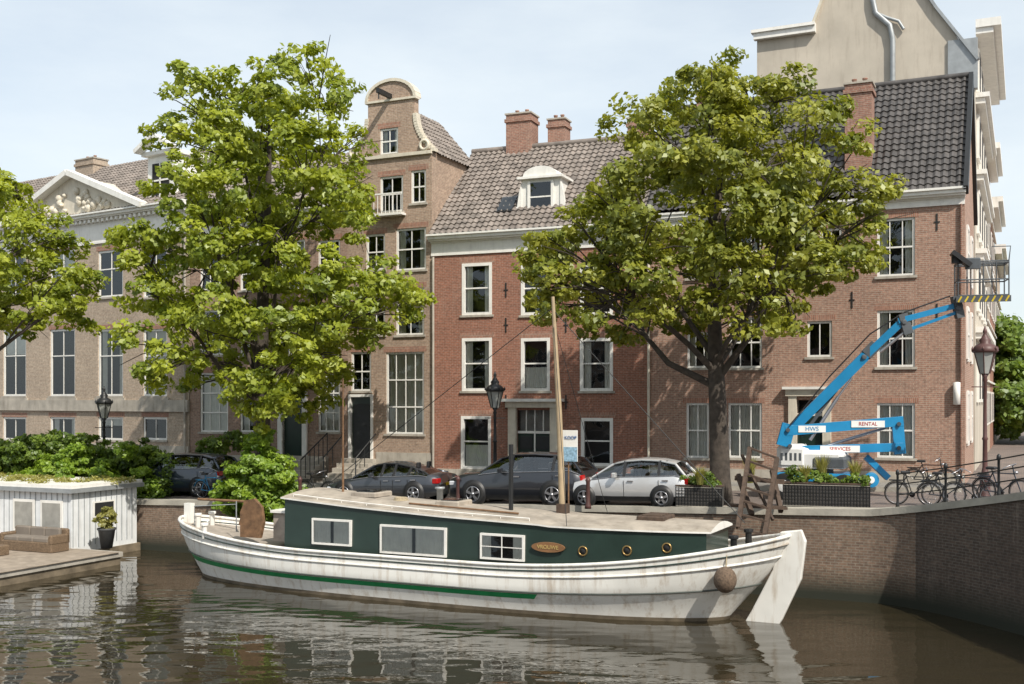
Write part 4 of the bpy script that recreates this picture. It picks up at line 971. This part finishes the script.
for px,Y,rz,c in ((915,33.4,-.3,black),(948,32.6,-.6,dgrey),(972,31.8,2.4,black),(1003,30.6,-.9,dnavy),(930,38.3,-.45,black),(212,43.4,-.5,lb),(318,41.6,-.4,black)): bike(px,Y,rz,c)
# ---------------- PLANTERS ----------------
mesh_=M('planter_mesh',(.06,.055,.05),.7,var=.3,scale=9)
def planter(pa,pb,Y,h,plant):
    a=at(pa,500,Y); b=at(pb,500,Y-(pb-pa)/F*Y*.3); L=(b-a).xy.length; rz=math.atan2(b.y-a.y,b.x-a.x); z=min(gz(a.x,a.y),gz(b.x,b.y))
    e=empty('planter_box',(a.x,a.y,z),rz); mb=MB(); mb.bx(0,L,0,.5,.05,h-.04,mesh_); mb.bx(-.02,L+.02,-.02,.52,h-.04,h,dkwood)
    k=int(L/.09)
    for i in range(k+1): x=L*i/k; mb.bx(x-.01,x+.01,-.022,-.002,.05,h-.04,black)
    for i in range(7): zz=.08+(h-.16)*i/6; mb.bx(0,L,-.03,-.023,zz,zz+.015,coping if i in (0,6) else black)
    mb.obj('box',e)
    bl=[(random.uniform(.2,L-.2),.25,h+random.uniform(.02,plant),random.uniform(.15,.3)) for _ in range(int(L*5))]
    leafmesh('plants',bl,.05,leafE if plant>.3 else leafC,e,dens=20,sub=.12,per=30,up=.1)
planter(676,722,34.4,.75,.2); planter(783,870,33.6,.8,.25)
def grass(name,px,Y,zb,h,n,w,mat):
    X=(px-CX)/F*Y; mb=MB()
    for _ in range(n):
        a=random.uniform(0,6.28); d=random.uniform(.2,1)*w; r0=random.uniform(0,.1); hh_=h*random.uniform(.6,1); t=Vector((-math.sin(a),math.cos(a),0))*.012
        p0=Vector((r0*math.cos(a),r0*math.sin(a),0)); p1=p0+Vector((d*.35*math.cos(a),d*.35*math.sin(a),hh_*.65)); p2=p0+Vector((d*math.cos(a),d*math.sin(a),hh_))
        mb.add([p0-t,p0+t,p1+t,p1-t,p2],[(0,1,2,3),(3,2,4)],mat)
    me=mb.obj(name,None,(X,Y,zb)); a=me.data.attributes.new('lv','FLOAT','FACE'); a.data.foreach_set('value',np.random.rand(len(me.data.polygons)).astype(np.float32)); return me
for px,Y,h in ((822,33.7,.9),(805,33.6,.6),(855,33.3,.7),(750,34.2,.9),(700,34.1,.6)):
    grass('ornamental_grass',px,Y,gz((px-CX)/F*Y,Y)+.75,h,160,.3,leafE)
# ---------------- FLOATING TERRACE (left) ----------------
K=Vector((-16.1,40.2,0)); rzk=-math.radians(24.3)
e=empty('floating_terrace',K,rzk); mb=MB()
deckS=M('deck_slabs',(.4,.37,.32),.8,var=.3,scale=2,bmp=.2); planks=M('deck_planks',(.34,.28,.22),.75,var=.3,scale=3)
mb.bx(-12,2.15,-9,.2,-.3,.28,hullB); mb.bx(-12.05,2.22,-9.05,.25,.28,.45,deckS)
for i in range(60): x=-11.8+i*.235; mb.bx(x,x+.22,-8.8,0,.453,.475,planks)
mb.obj('deck',e)
e=empty('houseboat_cabin',K,rzk); mb=MB()
shedW=M('shed_white',(.74,.76,.77),.5,var=.08,streak=.25)
mb.bx(-11,0,.0,3.3,.3,2.5,shedW); mb.bx(-11.2,.2,-.2,3.5,2.5,2.66,zinc); mb.bx(-11.15,.15,-.15,3.45,2.66,2.78,white)
for i in range(12): y=.05+i*.27; mb.bx(.0,.025,y,y+.02,.5,2.5,zinc)
for i in range(30): x=-8+i*.27; mb.bx(x,x+.02,-.02,.0,.5,2.5,zinc)
for x in (-2.9,-1.5): mb.bx(x,x+1.1,-.05,-.021,1.0,2.2,white); mb.bx(x+.1,x+1.0,-.06,-.051,1.1,2.1,curt2)
mb.bx(.026,.05,1.0,2.1,1.5,2.1,white); mb.bx(.05,.06,1.08,2.02,1.56,2.04,room)
mb.bx(-11.1,.1,-.1,3.4,-.3,.3,hullB)
mb.obj('cabin',e)
leafmesh('sedum_roof',[(-10.5+i*.5,random.uniform(.3,2.9),2.8,.3) for i in range(22)]+[(-10.5+i*.5,random.uniform(.3,2.9),2.8,.3) for i in range(22)],.05,leafE,e,dens=10,sub=.22,per=30,squash=.15)
wick=M('wicker',(.19,.13,.08),.85,var=.5,scale=25,bmp=.6); cush=M('cushion',(.2,.17,.14),.9,var=.15)
mb=MB(); e=empty('wicker_sofa',K+Vector((0,0,.475)),rzk)
mb.T=Matrix.Translation((-2.2,-1.3,0))
mb.cbox(0,2.6,0,.85,.02,.38,wick,.05); mb.cbox(0,2.6,.7,.88,.3,.8,wick,.05); mb.cbox(0,.2,0,.85,.3,.62,wick,.05); mb.cbox(2.4,2.6,0,.85,.3,.62,wick,.05)
for i in range(3): mb.cbox(.22+i*.73,.93+i*.73,.02,.7,.38,.52,cush,.04); mb.cbox(.22+i*.73,.93+i*.73,.56,.7,.52,.82,cush,.04)
mb.obj('frame',e)
mb=MB(); mb.cbox(-1.8,-.7,-2.8,-2.1,.02,.35,wick,.04); mb.obj('footstool',e)
pot=M('pot_grey',(.06,.062,.065),.6)
mb=MB(); mb.lathe([(.2,0),(.3,.65),(.34,.68),(.34,.74),(.28,.74),(.26,.62)],(0,0,0),pot,20); mb.obj('plant_pot',None,(-14.85,40.3,.475))
leafmesh('potted_plant',[(-14.85,40.3,1.55,.38),(-14.85,40.3,1.35,.3),(-14.8,40.3,1.8,.28)],.07,leafE,dens=14,sub=.16,per=40)
# ---------------- CAMERA / LIGHT ----------------
cd=bpy.data.cameras.new('camera'); cam=bpy.data.objects.new('camera',cd); sc.collection.objects.link(cam); sc.camera=cam
cam.location=(0,0,H); cam.rotation_euler=(math.pi/2,0,0); cd.sensor_width=36; cd.lens=F/1024*36; cd.shift_y=58/1024; cd.clip_end=6000; cd.clip_start=.1
D=Vector((-.45,.78,-.93)).normalized()
sl=bpy.data.lights.new('sun','SUN'); so=bpy.data.objects.new('sun',sl); sc.collection.objects.link(so); sl.energy=5.0; sl.angle=math.radians(.5); sl.color=(1,.94,.84)
so.rotation_euler=D.to_track_quat('-Z','Y').to_euler()
el=math.asin(-D.z); az=math.atan2(-D.x,-D.y)
w=bpy.data.worlds.new('World'); sc.world=w; w.use_nodes=True; nt=w.node_tree; bg=nt.nodes['Background']
sk=N(nt,'ShaderNodeTexSky'); sk.sky_type='NISHITA'; sk.sun_disc=False; sk.sun_elevation=el; sk.sun_rotation=az; sk.dust_density=1.5; sk.air_density=1.0
tc=N(nt,'ShaderNodeTexCoord').outputs['Generated']
mp=N(nt,'ShaderNodeMapping'); mp.inputs['Scale'].default_value=(1,1,3.2); nt.links.new(tc,mp.inputs[0])
cf=ramp(nt,noise(nt,mp.outputs[0],1.7,7,.58),.32,.72)
mul=N(nt,'ShaderNodeMath',operation='MULTIPLY_ADD'); mul.inputs[1].default_value=.42; mul.inputs[2].default_value=.46; nt.links.new(cf,mul.inputs[0])
c=mixc(nt,mul.outputs[0],sk.outputs[0],(6.4,6.9,7.1))
nt.links.new(c,bg.inputs[0]); bg.inputs[1].default_value=.15
sc.view_settings.view_transform='Standard'; sc.view_settings.look='None'; sc.view_settings.exposure=0
